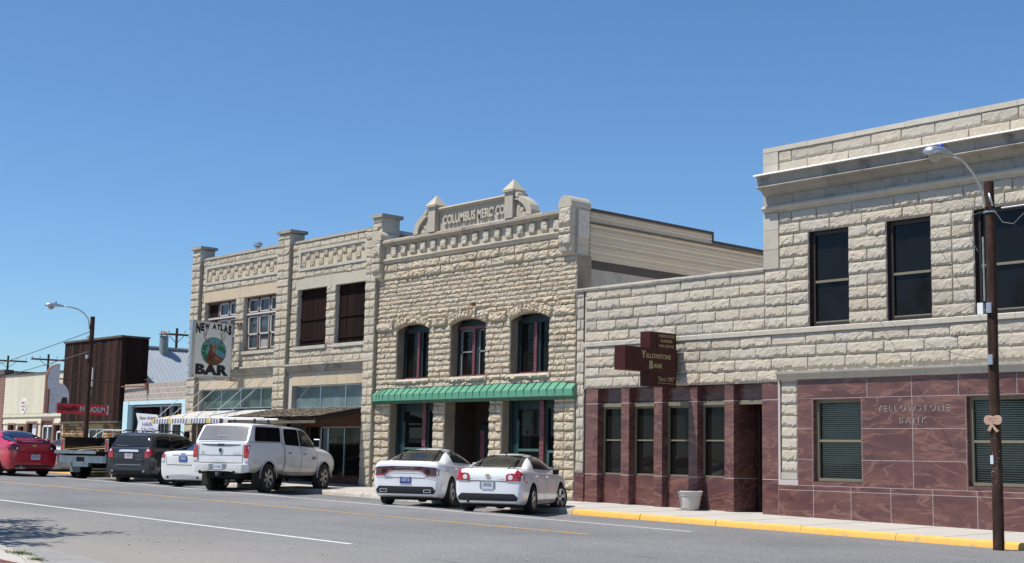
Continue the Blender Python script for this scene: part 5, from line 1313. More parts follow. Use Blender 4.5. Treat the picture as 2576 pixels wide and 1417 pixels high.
def wheels(t, us, track, r, wd, rimr, spokes, style, tyre='rubber', rimm='rim', turn=0, hub=.34):
    for ui, u in enumerate(us):
        for s in (-1, 1):
            mb = MB(); c = (0, 0, 0)
            pr = [(rimr*.98, -wd/2), (rimr+.015, -wd/2), (r-.035, -wd/2+.0), (r-.008, -wd/2+.03), (r, -wd/2+.06), (r, wd/2-.06), (r-.008, wd/2-.03), (r-.035, wd/2), (rimr+.015, wd/2), (rimr*.98, wd/2)]
            rings = []; N = 36
            for rr_, h in pr: rings.append([mb.vert((rr_*cos(2*pi*k/N), h, rr_*sin(2*pi*k/N))) for k in range(N)])
            for i in range(len(rings)-1):
                for k in range(N): mb.face((rings[i][k], rings[i][(k+1) % N], rings[i+1][(k+1) % N], rings[i+1][k]))
            ty = mb.build('wheel', tyre, t, smooth=True, world=False, sharp=40); ty.location = (u, s*(track/2), hub)
            if ui == 1 and turn: ty.rotation_euler = (0, 0, turn)
            mb = MB(); o_ = s*(wd/2-.015); y = lambda d: o_-s*d
            # barrel and back
            for (ra, da, rb, db) in ((rimr, -.0, rimr*.95, .01), (rimr*.95, .01, rimr*.90, .12)):
                for k in range(N):
                    a0, a1 = 2*pi*k/N, 2*pi*(k+1)/N; mb.poly(((ra*cos(a0), y(da), ra*sin(a0)), (ra*cos(a1), y(da), ra*sin(a1)), (rb*cos(a1), y(db), rb*sin(a1)), (rb*cos(a0), y(db), rb*sin(a0))), 0)
            mb.poly([(rimr*.92*cos(2*pi*k/N), y(.12), rimr*.92*sin(2*pi*k/N)) for k in range(N)], 1)
            for k in range(spokes):
                a = 2*pi*k/spokes+.3; 
                tw = [(.05, 1)] if style == 'single' else [(-.035, 1), (.035, 1)]
                wds = .045 if style != 'split' else .022
                for off, _ in ([(0, 1)] if style == 'single' else [(-.14, 1), (.14, 1)] if style == 'split' else [(0, 1)]):
                    a2 = a+off; ca, sa = cos(a2), sin(a2); c0, s0 = cos(a), sin(a)
                    w0, w1 = (wds*.8, wds*1.35) if style == 'single' else (wds, wds*1.1)
                    if style == 'wide': w0, w1 = .05, .085
                    P = []
                    for d in (.0, .05):
                        P += [(.05*c0+w0*s0, y(.03+d), .05*s0-w0*c0), (rimr*.95*ca+w1*sa, y(.005+d), rimr*.95*sa-w1*ca), (rimr*.95*ca-w1*sa, y(.005+d), rimr*.95*sa+w1*ca), (.05*c0-w0*s0, y(.03+d), .05*s0+w0*c0)]
                    mb.hexa(P, 0)
            for k in range(12): a0, a1 = 2*pi*k/12, 2*pi*(k+1)/12; mb.poly(((0, y(.012), 0), (.06*cos(a0), y(.02), .06*sin(a0)), (.06*cos(a1), y(.02), .06*sin(a1))), 0)
            mb.build('rim', [rimm, 'well'], ty, world=False)
def onrear(bvh, v, z, d=-.004):
    h = bvh.ray_cast(Vector((-4, v, z)), Vector((1, 0, 0)), 10); return h[0].x+d if h[0] else -1
def rear_text(parent, bvh, s, v0, z0, w_, h, m, off=.01, d=None, ext=.002, bold=.01):
    """text on the rear: reads left to right seen from behind (left = +v)"""
    me = text_mesh(s, 1, ext, bold); xs = [v.co.x for v in me.vertices]; ys = [v.co.y for v in me.vertices]; a, b, c, e = min(xs), max(xs), min(ys), max(ys); mb = MB()
    u = d if d is not None else min(onrear(bvh, v0, z0), onrear(bvh, v0-w_, z0))-off
    for v in me.vertices: mb.vert((u-v.co.z, v0-(v.co.x-a)/(b-a)*w_, z0+(v.co.y-c)/(e-c)*h))
    for p in me.polygons: mb.face(tuple(p.vertices))
    bpy.data.meshes.remove(me); return mb.build('lettering', m, parent, world=False)
def plate(t, bvh, v, z, col, txt, tcol, w_=.305, h=.155):
    u = min(onrear(bvh, v-.14, z), onrear(bvh, v+.14, z), onrear(bvh, v, z-.06), onrear(bvh, v, z+.06))-.012
    mb = MB(); mb.box(u, u+.01, v-w_/2, v+w_/2, z-h/2, z+h/2); p = mb.build('licence_plate', col, t, world=False)
    rear_text(p, bvh, txt, v+.12, z-.035, .24, .075, tcol, d=u-.002, ext=.001, bold=.015)
    mb = MB(); mb.box(u-.002, u, v-.10, v+.10, z+.052, z+.062); mb.build('strip', tcol, p, world=False); return u
def mirror_pair(t, u, v, z, m, s=1):
    for sg in (-1, 1):
        mb = MB(); mb.hexa([(u+a*s, sg*(v+b*s), z+c*s) for c, q in ((-.06, .8), (.08, 1)) for a, b in ((-.03, 0), (-.03, .2*q), (.07*q, .17*q), (.09, 0))]); o = mb.build('wing_mirror', m, t, world=False); bvm = o.modifiers.new('b', 'BEVEL'); bvm.width = .025; bvm.segments = 3
        mb = MB(); mb.box(u-.036*s, u-.032*s, sg*(v+.02*s) if sg > 0 else -(v+.18*s), sg*(v+.18*s) if sg > 0 else -(v+.02*s), z-.04*s, z+.065*s); mb.build('mirror_glass', 'glass', o, world=False)
def handles(t, bvh, pts, m):
    for u, z in pts:
        for s in (-1, 1):
            h = bvh.ray_cast(Vector((u, s*3, z)), Vector((0, -s, 0)), 6)[0]; y = h.y+s*.012
            mb = MB(); mb.box(u-.09, u+.09, min(y, y+s*.022), max(y, y+s*.022), z-.016, z+.016); o = mb.build('door_handle', m, t, world=False)
def lines(t, bvh, segs, ax='R', w_=.013, m='well', name='door_gap'):
    for (a, b) in segs:
        a, b = Vector(a), Vector(b); n = Vector((-(b-a).y, (b-a).x)).normalized()*w_/2
        for x in (('R', 'L') if ax == 'R' else (ax,)): patch(name, m, [a-n, b-n, b+n, a+n], x, bvh, t, off=.003, step=.12)
def sides(name, mt, poly, bvh, t, off=.006, label=None, step=.09):
    for x in 'RL': patch(name, mt, poly, x, bvh, t, off, step, label)
def both(name, mt, poly, bvh, t, off=.01, step=.06):
    patch(name, mt, poly, 'B', bvh, t, off, step); patch(name, mt, [(-a, b) for a, b in poly], 'B', bvh, t, off, step)
def ell(cu, cv, ru, rv, n=20): return [(cu+ru*cos(2*pi*k/n), cv+rv*sin(2*pi*k/n)) for k in range(n)]
def place(t, x, y, hd, s, dz=0, zs=1.06): t.location = (x, y, rz(x, y)+dz); t.rotation_euler = (0, R(.0), R(hd)); t.scale = (s, s, s*zs)
def underbody(t, u0, u1, w_, z0, z1): mb = MB(); mb.box(u0, u1, -w_, w_, z0, z1); mb.build('underbody', 'well', t, world=False)
BT = lambda cx, cz, s=1: [(cx-.085*s, cz-.022*s), (cx-.03*s, cz-.022*s), (cx-.035*s, cz-.035*s), (cx+.03*s, cz-.035*s), (cx+.035*s, cz-.022*s), (cx+.085*s, cz-.022*s), (cx+.07*s, cz+.022*s), (cx+.035*s, cz+.022*s), (cx+.035*s, cz+.035*s), (cx-.03*s, cz+.035*s), (cx-.035*s, cz+.022*s), (cx-.075*s, cz+.022*s)]

# ---- sedan A (right-most car)
t = thing('parked_car', 'white sedan with red round-and-corner tail lamps, nearest the yellow kerb', 'car', group='cars parked along the far kerb')
rows = [(-1.055,.60,.42,.84,.50,.88,.90),(-1.02,.82,.28,.99,.62,1.02,1.035),(-.93,.88,.24,1.045,.66,1.085,1.10),(-.62,.90,.22,1.05,.66,1.09,1.105),(-.34,.905,.2,1.045,.77,1.10,1.14),(.12,.905,.2,1.03,.70,1.285,1.33),(.52,.905,.2,1.02,.66,1.39,1.435),(1.15,.905,.2,1.0,.63,1.43,1.47),(1.75,.905,.2,.985,.60,1.40,1.44),(2.25,.905,.2,.97,.61,1.24,1.28),(2.75,.905,.2,.955,.66,1.02,1.05),(3.1,.90,.2,.93,.66,.95,.98),(3.5,.88,.22,.86,.60,.88,.91),(3.74,.78,.28,.74,.52,.76,.78),(3.82,.55,.40,.62,.4,.64,.65)]
b = loft_body(rows, 'car_white', (0, 2.85), t, lc={5: .35, 1: .5}, rc={1: .45}); bv = mk_bvh(b); underbody(t, -.8, 3.6, .74, .17, .35)
wheels(t, (0, 2.85), 1.62, .335, .22, .235, 5, 'single', turn=-.35, hub=.335)
patch('rear_window', 'glass_car', [(-.65,1.115),(.65,1.115),(.58,1.27),(.51,1.395),(-.51,1.395),(-.58,1.27)], 'B', bv, t, .012, .035)
sides('side_window', 'well', [(.28,1.075),(.38,1.23),(.56,1.33),(.85,1.375),(1.3,1.385),(1.75,1.34),(2.15,1.20),(2.45,1.045),(1.3,1.055)], bv, t, .004)
sides('side_window', 'glass_car', [(.34,1.09),(.43,1.22),(.60,1.315),(.85,1.36),(1.22,1.367),(1.22,1.075)], bv, t, .008); sides('side_window', 'glass_car', [(1.30,1.07),(1.30,1.367),(1.72,1.325),(2.1,1.19),(2.36,1.06)], bv, t, .008)
patch('windscreen', 'glass_car', [(-.62,1.06),(.62,1.06),(.52,1.38),(-.52,1.38)], 'F', bv, t, .006)
both('tail_lamp', 'lamp_red', [(.47,.79),(.875,.79),(.865,.93),(.80,1.01),(.71,1.06),(.70,.965),(.53,.96),(.47,.92)], bv, t, .012)
both('reversing_lamp', 'lamp_clear', ell(.585,.875,.06,.06), bv, t, .017)
patch('valance', 'black_plastic', [(-.72,.25),(.72,.25),(.78,.40),(.68,.49),(-.68,.49),(-.78,.40)], 'B', bv, t, .008)
patch('plate_recess', 'chrome_dull', [(-.20,.60),(.20,.60),(.20,.77),(-.20,.77)], 'B', bv, t, .004)
plate(t, bv, 0, .675, 'plate_white', 'J-99153A', 'ink_blue')
patch('emblem', 'gold', BT(0, .915, .85), 'B', bv, t, .016, .3); rear_text(t, bv, 'MALIBU', .46, .81, .24, .03, 'chrome'); rear_text(t, bv, 'HYBRID', -.28, .81, .17, .03, 'chrome_dull')
lines(t, bv, [((-.66,1.06),(-.52,.80)), ((.66,1.06),(.52,.80)), ((-.52,.785),(.52,.785))], 'B'); lines(t, bv, [((.30,.95),(.42,.60)), ((1.26,1.05),(1.26,.30)), ((2.32,1.03),(2.40,.45)), ((.42,.6),(.55,.3)), ((.55,.285),(2.3,.285))])
sides('side_marker', 'lamp_red', [(-.72,.745),(-.58,.745),(-.58,.775),(-.72,.775)], bv, t)
handles(t, bv, ((.42,.90), (1.45,.88)), 'car_white'); mirror_pair(t, 2.05, .86, .99, 'black_plastic')
mb = MB(); mb.hexa([(.48,-.015,1.42),(.60,-.02,1.42),(.60,.02,1.42),(.48,.015,1.42),(.46,-.005,1.47),(.50,-.005,1.47),(.50,.005,1.47),(.46,.005,1.47)]); mb.build('antenna', 'black_plastic', t, world=False)
mb = MB(); mb.tube([(-1.03,.5,.3),(-.8,.5,.3)], .035, 12); mb.build('exhaust', 'iron', t, world=False)
place(t, -25.9, -5.75, 122, 1.0, .02, 1.045)

# ---- sedan B
t = thing('parked_car', 'white sedan with a full-width dark red tail lamp band and blue plate', 'car', group='cars parked along the far kerb')
rows = [(-1.09,.66,.42,.88,.5,.93,.95),(-1.06,.86,.30,1.05,.66,1.09,1.10),(-.98,.925,.25,1.09,.72,1.135,1.15),(-.66,.95,.22,1.075,.70,1.105,1.12),(-.36,.955,.2,1.07,.80,1.115,1.15),(.1,.955,.2,1.06,.73,1.30,1.34),(.5,.955,.2,1.05,.68,1.405,1.45),(1.15,.955,.2,1.03,.64,1.455,1.50),(1.8,.95,.2,1.01,.60,1.43,1.47),(2.35,.95,.2,.99,.62,1.26,1.30),(2.85,.95,.2,.98,.68,1.05,1.08),(3.3,.945,.2,.955,.68,.98,1.01),(3.72,.92,.22,.9,.64,.92,.94),(3.9,.82,.28,.78,.56,.80,.82),(3.96,.6,.4,.66,.4,.68,.69)]
b = loft_body(rows, 'car_white', (0, 3.05), t, wr=.36, wh=.36, lc={5: .35, 1: .5}, rc={1: .45, 2: .3}); bv = mk_bvh(b); underbody(t, -.8, 3.7, .78, .17, .35)
wheels(t, (0, 3.05), 1.70, .36, .24, .255, 5, 'split', hub=.36)
patch('rear_window', 'glass_car', [(-.67,1.135),(.67,1.135),(.60,1.29),(.52,1.415),(-.52,1.415),(-.60,1.29)], 'B', bv, t, .012, .035)
sides('side_window', 'well', [(.38,1.11),(.42,1.24),(.55,1.34),(.80,1.40),(1.25,1.41),(1.8,1.37),(2.25,1.22),(2.55,1.07),(1.3,1.085)], bv, t, .004)
sides('side_window', 'glass_car', [(.44,1.12),(.48,1.24),(.60,1.325),(.82,1.38),(1.22,1.392),(1.22,1.10)], bv, t, .008); sides('side_window', 'glass_car', [(1.30,1.10),(1.30,1.392),(1.78,1.355),(2.2,1.21),(2.45,1.085)], bv, t, .008)
patch('windscreen', 'glass_car', [(-.62,1.09),(.62,1.09),(.52,1.4),(-.52,1.4)], 'F', bv, t, .006)
patch('tail_lamp', 'lamp_dark_red', [(-.90,.80),(-.80,.775),(-.58,.79),(-.44,.89),(-.30,.915),(.30,.915),(.44,.89),(.58,.79),(.80,.775),(.90,.80),(.89,.93),(.80,.98),(.40,1.0),(-.40,1.0),(-.80,.98),(-.89,.93)], 'B', bv, t, .010)
patch('lamp_edge', 'lamp_red', [(-.90,.79),(-.80,.762),(-.58,.777),(-.44,.877),(-.30,.90),(.30,.90),(.44,.877),(.58,.777),(.80,.762),(.90,.79),(.90,.81),(.80,.785),(.58,.80),(.44,.90),(.30,.925),(-.30,.925),(-.44,.90),(-.58,.80),(-.80,.785),(-.90,.81)], 'B', bv, t, .016)
patch('trim', 'black_plastic', [(-.40,.94),(.40,.94),(.40,.975),(-.40,.975)], 'B', bv, t, .015); rear_text(t, bv, 'DODGE', .26, .945, .50, .026, 'chrome', off=.016)
both('lamp_lens', 'well', [(.54,.84),(.66,.82),(.66,.93),(.52,.94)], bv, t, .015)
patch('valance', 'black_plastic', [(-.74,.26),(.74,.26),(.82,.41),(.74,.51),(-.74,.51),(-.82,.41)], 'B', bv, t, .008)
for s in (-1, 1): mb = MB(); u = onrear(bv, s*.6, .40)-.03; mb.box(u, u+.1, min(s*.5, s*.7), max(s*.5, s*.7), .36, .44); mb.box(u-.003, u, min(s*.52, s*.68), max(s*.52, s*.68), .375, .425, 1); mb.build('exhaust', ['chrome', 'well'], t, world=False)
plate(t, bv, 0, .66, 'plate_blue', 'F-40711B', 'plate_white')
rear_text(t, bv, 'CHARGER', .60, .735, .22, .022, 'chrome_dull')
lines(t, bv, [((-.62,.78),(-.56,.74)), ((.62,.78),(.56,.74)), ((-.56,.72),(.56,.72))], 'B'); lines(t, bv, [((.30,1.05),(.42,.62)), ((1.26,1.09),(1.26,.30)), ((2.4,1.05),(2.5,.45)), ((.42,.62),(.6,.3)), ((.6,.285),(2.45,.285))]); lines(t, bv, [((-.6,.90),(-.25,.90)), ((-.42,1.02),(-.42,.86))], 'R')
handles(t, bv, ((.50,.95), (1.5,.93)), 'car_white'); mirror_pair(t, 2.15, .90, 1.03, 'car_white')
mb = MB(); mb.hexa([(.48,-.02,1.44),(.62,-.025,1.44),(.62,.025,1.44),(.48,.02,1.44),(.47,-.005,1.485),(.52,-.005,1.485),(.52,.005,1.485),(.47,.005,1.485)]); mb.build('antenna', 'car_white', t, world=False)
place(t, -29.2, -5.8, 124, 1.01, .03)

# ---- white pickup with topper
t = thing('parked_pickup', 'dusty white crew cab pickup with a topper and roof bars', 'pickup', group='cars parked along the far kerb')
rows = [(-1.13,.84,.66,1.28,.80,1.32,1.33),(-1.11,.965,.62,1.36,.88,1.40,1.41),(-1.02,1.0,.60,1.40,.90,1.54,1.57),(-.80,1.005,.58,1.41,.85,1.90,1.95),(-.5,1.005,.57,1.41,.84,1.93,1.99),(.2,1.005,.57,1.41,.84,1.935,1.995),(.80,1.005,.57,1.41,.84,1.93,1.99),(.98,1.0,.54,1.38,.79,1.90,1.955),(1.6,1.0,.48,1.34,.77,1.90,1.96),(2.2,1.0,.48,1.32,.77,1.885,1.945),(2.6,1.0,.48,1.30,.77,1.82,1.87),(2.98,1.0,.48,1.28,.76,1.58,1.62),(3.32,1.0,.48,1.26,.82,1.32,1.36),(3.8,.995,.50,1.22,.82,1.27,1.30),(4.25,.975,.52,1.14,.78,1.19,1.21),(4.48,.90,.56,.98,.7,1.02,1.04),(4.55,.72,.64,.86,.6,.88,.9)]
b = loft_body(rows, 'car_dusty', (0, 3.56), t, wr=.43, wh=.42, lc={6: .55, 5: .3, 1: .6}, rc={1: .6, 3: .45}); bv = mk_bvh(b)
mb = MB(); mb.box(-.95, 4.2, -.55, .55, .42, .62); mb.tube([(-1.2,0,.5),(-.8,0,.5)], .04, 4); mb.tube([(0,-.7,.42),(0,.7,.42)], .06, 8); mb.tube([(3.56,-.7,.42),(3.56,.7,.42)], .05, 8); mb.lathe([(.05,-.14),(.17,-.05),(.17,.05),(.05,.14)], (0,0,.42), 12, axis='y'); mb.build('underbody', 'well', t, world=False)
wheels(t, (0, 3.56), 1.76, .42, .27, .265, 6, 'split', tyre='rubber_dusty', hub=.42, rimm='chrome_dull')
# bumper with step
bmb = MB()
prof = [(-.98, .60), (-.80, .565), (-.5, .60), (-.30, .62), (-.24, .62), (.24, .62), (.30, .62), (.5, .60), (.80, .565), (.98, .60)]
top = [(-.98, .80), (-.8, .80), (-.5, .80), (-.34, .80), (-.24, .66), (.24, .66), (.34, .80), (.5, .80), (.8, .80), (.98, .80)]
dx = [.16, .02, 0, 0, .0, .0, 0, 0, .02, .16]
for i in range(9):
    a, c = i, i+1
    bmb.hexa([(-1.28+dx[a], prof[a][0], prof[a][1]), (-1.06, prof[a][0], prof[a][1]), (-1.06, prof[c][0], prof[c][1]), (-1.28+dx[c], prof[c][0], prof[c][1]), (-1.26+dx[a], top[a][0], top[a][1]), (-1.06, top[a][0], top[a][1]), (-1.06, top[c][0], top[c][1]), (-1.26+dx[c], top[c][0], top[c][1])])
bp_ = bmb.build('rear_bumper', 'car_dusty', t, world=False)
mb = MB(); mb.box(-1.275, -1.2, -.30, .30, .64, .80); mb.build('step', 'chrome_dull', bp_, world=False)
mb = MB(); mb.box(-1.285, -1.276, -.16, .14, .655, .805); pl = mb.build('licence_plate', 'plate_white', t, world=False); rear_text(pl, bv, '5 V 427', .12, .70, .24, .06, 'ink_blue', d=-1.287, ext=.001)
for s in (-1, 1):
    mb = MB(); mb.tube([(-1.30, s*.58, .58), (-1.1, s*.58, .58)], .052, 18, cap=False); mb.tube([(-1.285, s*.58, .58), (-1.28, s*.58, .58)], .046, 18, m=1); mb.build('exhaust', ['chrome', 'well'], t, world=False)
mb = MB(); mb.box(-1.30, -1.1, -.04, .04, .50, .58); mb.box(-1.303, -1.30, -.025, .025, .515, .565, 1); mb.build('tow_hitch', ['chrome_dull', 'well'], t, world=False)
both('tail_lamp', 'lamp_red', [(.80,.98),(.955,.98),(.955,1.34),(.80,1.34)], bv, t, .014); both('reversing_lamp', 'lamp_clear', [(.81,.90),(.95,.90),(.95,.975),(.81,.975)], bv, t, .014)
patch('rear_window', 'glass_topper', [(-.82,1.47),(.82,1.47),(.79,1.66),(.74,1.88),(-.74,1.88),(-.79,1.66)], 'B', bv, t, .012, .035)
rear_text(t, bv, 'Century', .17, 1.56, .32, .07, 'plate_white', off=.02)
sides('side_window', 'glass', [(-.72,1.50),(-.68,1.455),(.76,1.455),(.82,1.50),(.82,1.82),(.78,1.86),(-.62,1.86),(-.66,1.82)], bv, t, .008)
sides('side_window', 'glass', [(1.08,1.38),(1.08,1.80),(1.14,1.84),(2.00,1.84),(2.00,1.35)], bv, t, .008); sides('side_window', 'glass_car', [(2.06,1.35),(2.06,1.83),(2.35,1.82),(2.62,1.74),(3.02,1.38),(3.04,1.32)], bv, t, .008)
patch('windscreen', 'glass_car', [(-.74,1.38),(.74,1.38),(.66,1.80),(-.66,1.80)], 'F', bv, t, .006)
patch('tailgate_trim', 'stone_dark' if False else 'glass_topper', [(-.72,1.36),(-.6,1.325),(-.3,1.30),(.3,1.30),(.6,1.325),(.72,1.36)], 'B', bv, t, .004)
patch('tailgate_handle', 'black_plastic', [(-.12,1.33),(.12,1.33),(.11,1.37),(-.11,1.37)], 'B', bv, t, .012)
patch('emblem', 'chrome', [(-.07,1.26),(-.07,1.17),(-.04,1.12),(0,1.09),(.04,1.12),(.07,1.17),(.07,1.26)], 'B', bv, t, .012, .3); patch('emblem', 'black_plastic', [(-.045,1.235),(-.02,1.20),(0,1.235),(.02,1.20),(.045,1.235),(.045,1.18),(.015,1.12),(-.015,1.12),(-.045,1.18)], 'B', bv, t, .016, .3)
lines(t, bv, [((-.76,1.05),(.76,1.05)), ((-.76,.84),(-.76,1.40)), ((.76,.84),(.76,1.40)), ((-.8,1.425),(.8,1.425)), ((-.76,.845),(.76,.845))], 'B', w_=.012)
rear_text(t, bv, 'ECODIESEL', -.44, 1.10, .26, .025, 'chrome_dull'); rear_text(t, bv, '1500', .68, 1.12, .12, .03, 'chrome_dull')
lines(t, bv, [((-.98,1.43),(.90,1.43))], 'R', w_=.014); lines(t, bv, [((.93,1.9),(.95,.52))], 'R', w_=.028); lines(t, bv, [((2.04,1.36),(2.04,.55)), ((3.08,1.30),(3.08,.62)), ((1.02,1.40),(1.02,.60)), ((1.02,.57),(3.05,.57))], 'R')
handles(t, bv, ((1.25,1.14), (2.2,1.12)), 'chrome')
sides('fender_badge', 'chrome_dull', [(2.72,.96),(2.98,.96),(2.98,1.05),(2.72,1.05)], bv, t); 
for s in (-1, 1):
    mb = MB(); mb.hexa([(2.78+a, s*(.98+b_), z) for z in (1.32, 1.58) for a, b_ in ((-.05,.02),(-.05,.26),(.07,.22),(.10,.0))]); o = mb.build('wing_mirror', 'chrome', t, world=False); q = o.modifiers.new('b', 'BEVEL'); q.width = .03; q.segments = 3
    mb = MB(); mb.box(2.722, 2.728, min(s*1.02,s*1.22), max(s*1.02,s*1.22), 1.35, 1.55); mb.build('mirror_glass', 'glass', o, world=False)
    mb = MB(); mb.box(-.52, -.50, min(s*.72,s*1.0), max(s*.72,s*1.0), .22, .62); mb.build('mud_flap', 'rubber_dusty', t, world=False)
    # arch lips
    for wu in (0, 3.56): mb = MB(); mb.tube([(wu+.50*cos(a), s*1.0, .42+.50*sin(a)) for a in [pi*k/14 for k in range(15)]], .022, 6); mb.build('arch_lip', 'car_dusty', t, smooth=True, world=False)
for u in (-.25, .55):
    mb = MB(); mb.tube([(u, -.92, 2.10), (u, .92, 2.10)], .028, 8); rk = mb.build('roof_bar', 'white_paint', t, world=False); mb = MB(); mb.box(u-.03, u+.03, -.62, -.56, 1.96, 2.10); mb.box(u-.03, u+.03, .56, .62, 1.96, 2.10); mb.build('foot', 'black_plastic', rk, world=False)
place(t, -37.85, -6.25, 118, 1.04, -.03, 1.07)

# ---- white sedan C (mostly hidden)
t = thing('parked_car', 'white sedan with a blue plate and chrome lid strip, half hidden behind the white pickup', 'car', group='cars parked along the far kerb')
rows = [(-1.08,.62,.42,.88,.5,.92,.94),(-1.04,.83,.28,1.03,.64,1.06,1.07),(-.95,.89,.24,1.08,.68,1.12,1.13),(-.62,.91,.22,1.08,.66,1.12,1.135),(-.34,.915,.2,1.06,.78,1.135,1.17),(.12,.915,.2,1.04,.70,1.285,1.325),(.52,.915,.2,1.02,.66,1.385,1.43),(1.15,.915,.2,1.0,.60,1.41,1.45),(1.75,.915,.2,.985,.60,1.39,1.43),(2.25,.915,.2,.97,.61,1.23,1.27),(2.7,.915,.2,.955,.66,1.02,1.05),(3.1,.90,.2,.93,.66,.95,.98),(3.5,.88,.22,.86,.60,.88,.91),(3.66,.78,.28,.74,.52,.76,.78),(3.72,.55,.40,.62,.4,.64,.65)]
b = loft_body(rows, 'car_cream', (0, 2.73), t, lc={5: .35, 1: .5}, rc={1: .45}); bv = mk_bvh(b); underbody(t, -.8, 3.5, .75, .17, .35)
wheels(t, (0, 2.73), 1.64, .33, .22, .22, 7, 'single', hub=.33)
patch('rear_window', 'glass_car_blue', [(-.73,1.14),(.73,1.14),(.66,1.28),(.57,1.39),(-.57,1.39),(-.66,1.28)], 'B', bv, t, .012, .035)
sides('side_window', 'glass_car', [(.30,1.09),(.40,1.23),(.58,1.325),(1.2,1.37),(1.75,1.33),(2.15,1.19),(2.4,1.05)], bv, t, .006)
both('tail_lamp', 'lamp_red', [(.70,.90),(.86,.90),(.84,1.0),(.78,1.045),(.70,1.04)], bv, t, .012); both('reversing_lamp', 'lamp_clear', [(.70,.80),(.86,.80),(.86,.895),(.70,.895)], bv, t, .012)
patch('chrome_strip', 'glint_bar', [(-.42,1.0),(.42,1.0),(.42,1.035),(-.42,1.035)], 'B', bv, t, .016); patch('emblem', 'chrome', ell(0, 1.02, .09, .035), 'B', bv, t, .022)
plate(t, bv, 0, .88, 'plate_blue', '3-30890A', 'plate_white')
lines(t, bv, [((-.68,1.08),(-.60,.72)), ((.68,1.08),(.60,.72)), ((-.6,.70),(.6,.70))], 'B'); lines(t, bv, [((1.26,1.05),(1.26,.30)), ((2.32,1.03),(2.40,.45))])
for s in (-1, 1): mb = MB(); mb.tube([(-1.08, s*.55, .33), (-.8, s*.55, .33)], .04, 12); mb.build('exhaust', 'iron', t, world=False)
place(t, -40.8, -6.0, 119, 1.03, .02)

# ---- dark grey SUV
t = thing('parked_suv', 'dark grey SUV with chrome tailgate bar between the old pickup and a white sedan', 'suv', group='cars parked along the far kerb')
rows = [(-.97,.70,.45,.92,.60,.96,.98),(-.94,.86,.34,1.06,.76,1.12,1.14),(-.86,.90,.28,1.12,.76,1.26,1.28),(-.68,.915,.25,1.13,.71,1.53,1.57),(-.50,.92,.23,1.13,.67,1.63,1.68),(.3,.925,.22,1.11,.66,1.655,1.70),(1.2,.925,.22,1.09,.66,1.63,1.685),(1.7,.925,.22,1.07,.66,1.57,1.62),(2.2,.925,.22,1.05,.67,1.34,1.38),(2.6,.92,.22,1.03,.72,1.13,1.16),(3.1,.91,.24,1.0,.7,1.04,1.07),(3.5,.88,.3,.93,.64,.96,.98),(3.74,.77,.38,.82,.54,.84,.86),(3.80,.5,.46,.68,.4,.7,.71)]
b = loft_body(rows, 'car_grey', (0, 2.857), t, wr=.355, wh=.355, lc={6: .35, 5: .35, 1: .5}, rc={1: .4, 4: .3}); bv = mk_bvh(b); underbody(t, -.8, 3.6, .74, .2, .4)
wheels(t, (0, 2.857), 1.66, .355, .23, .22, 10, 'single', tyre='rubber_dusty', hub=.355)
patch('rear_window', 'glass_car', [(-.74,1.20),(.74,1.20),(.70,1.36),(.60,1.56),(-.60,1.56),(-.70,1.36)], 'B', bv, t, .012, .035)
patch('wiper', 'black_plastic', [(.55,1.22),(.05,1.20),(.05,1.22),(.55,1.25)], 'B', bv, t, .02)
sides('side_window', 'glass', [(-.52,1.19),(-.48,1.45),(-.40,1.53),(.38,1.56),(.34,1.18)], bv, t, .006); sides('side_window', 'glass', [(.46,1.20),(.44,1.45),(.52,1.56),(1.22,1.55),(1.22,1.155)], bv, t, .008); sides('side_window', 'glass_car', [(1.30,1.15),(1.30,1.545),(1.62,1.49),(2.1,1.28),(2.32,1.12)], bv, t, .008)
patch('windscreen', 'glass_car', [(-.66,1.16),(.66,1.16),(.58,1.54),(-.58,1.54)], 'F', bv, t, .006)
both('tail_lamp', 'lamp_red', [(.62,.84),(.80,.86),(.88,.98),(.88,1.14),(.72,1.14),(.64,1.08)], bv, t, .012); both('reversing_lamp', 'lamp_clear', ell(.74,1.08,.045,.035), bv, t, .018)
patch('tailgate_bar', 'glint_bar', [(-.38,1.03),(.38,1.03),(.38,1.085),(.30,1.10),(-.30,1.10),(-.38,1.085)], 'B', bv, t, .022)
plate(t, bv, .0, .90, 'plate_white', '4-9127', 'ink_red')
lines(t, bv, [((-.66,1.12),(-.58,.74)), ((.66,1.12),(.58,.74)), ((-.58,.73),(.58,.73))], 'B'); lines(t, bv, [((.40,1.16),(.42,.62)), ((1.26,1.15),(1.26,.34)), ((2.3,1.08),(2.4,.5))])
patch('bumper_trim', 'chrome_dull', [(-.50,.605),(.50,.605),(.50,.63),(-.50,.63)], 'B', bv, t, .014); patch('valance', 'rubber_dusty', [(-.70,.32),(.70,.32),(.64,.42),(-.64,.42)], 'B', bv, t, .008)
rear_text(t, bv, 'EQUINOX', -.30, .775, .26, .025, 'chrome_dull')
for s in (-1, 1):
    mb = MB(); mb.tube([(-.99, s*.62, .42), (-.8, s*.62, .42)], .045, 12); mb.build('exhaust', 'chrome_dull', t, world=False)
    mb = MB(); mb.tube([(-.45, s*.62, 1.68), (-.35, s*.62, 1.735), (1.3, s*.62, 1.725), (1.45, s*.61, 1.66)], .02, 6); mb.build('roof_rail', 'black_plastic', t, world=False)
handles(t, bv, ((.55,1.0), (1.5,.98)), 'car_grey'); mirror_pair(t, 2.0, .88, 1.10, 'car_grey')
mb = MB(); mb.tube([(-.2,0,1.68),(-.3,0,1.82)], .006, 5); mb.build('antenna', 'black_plastic', t, world=False)
place(t, -44.9, -6.0, 120, 1.03)

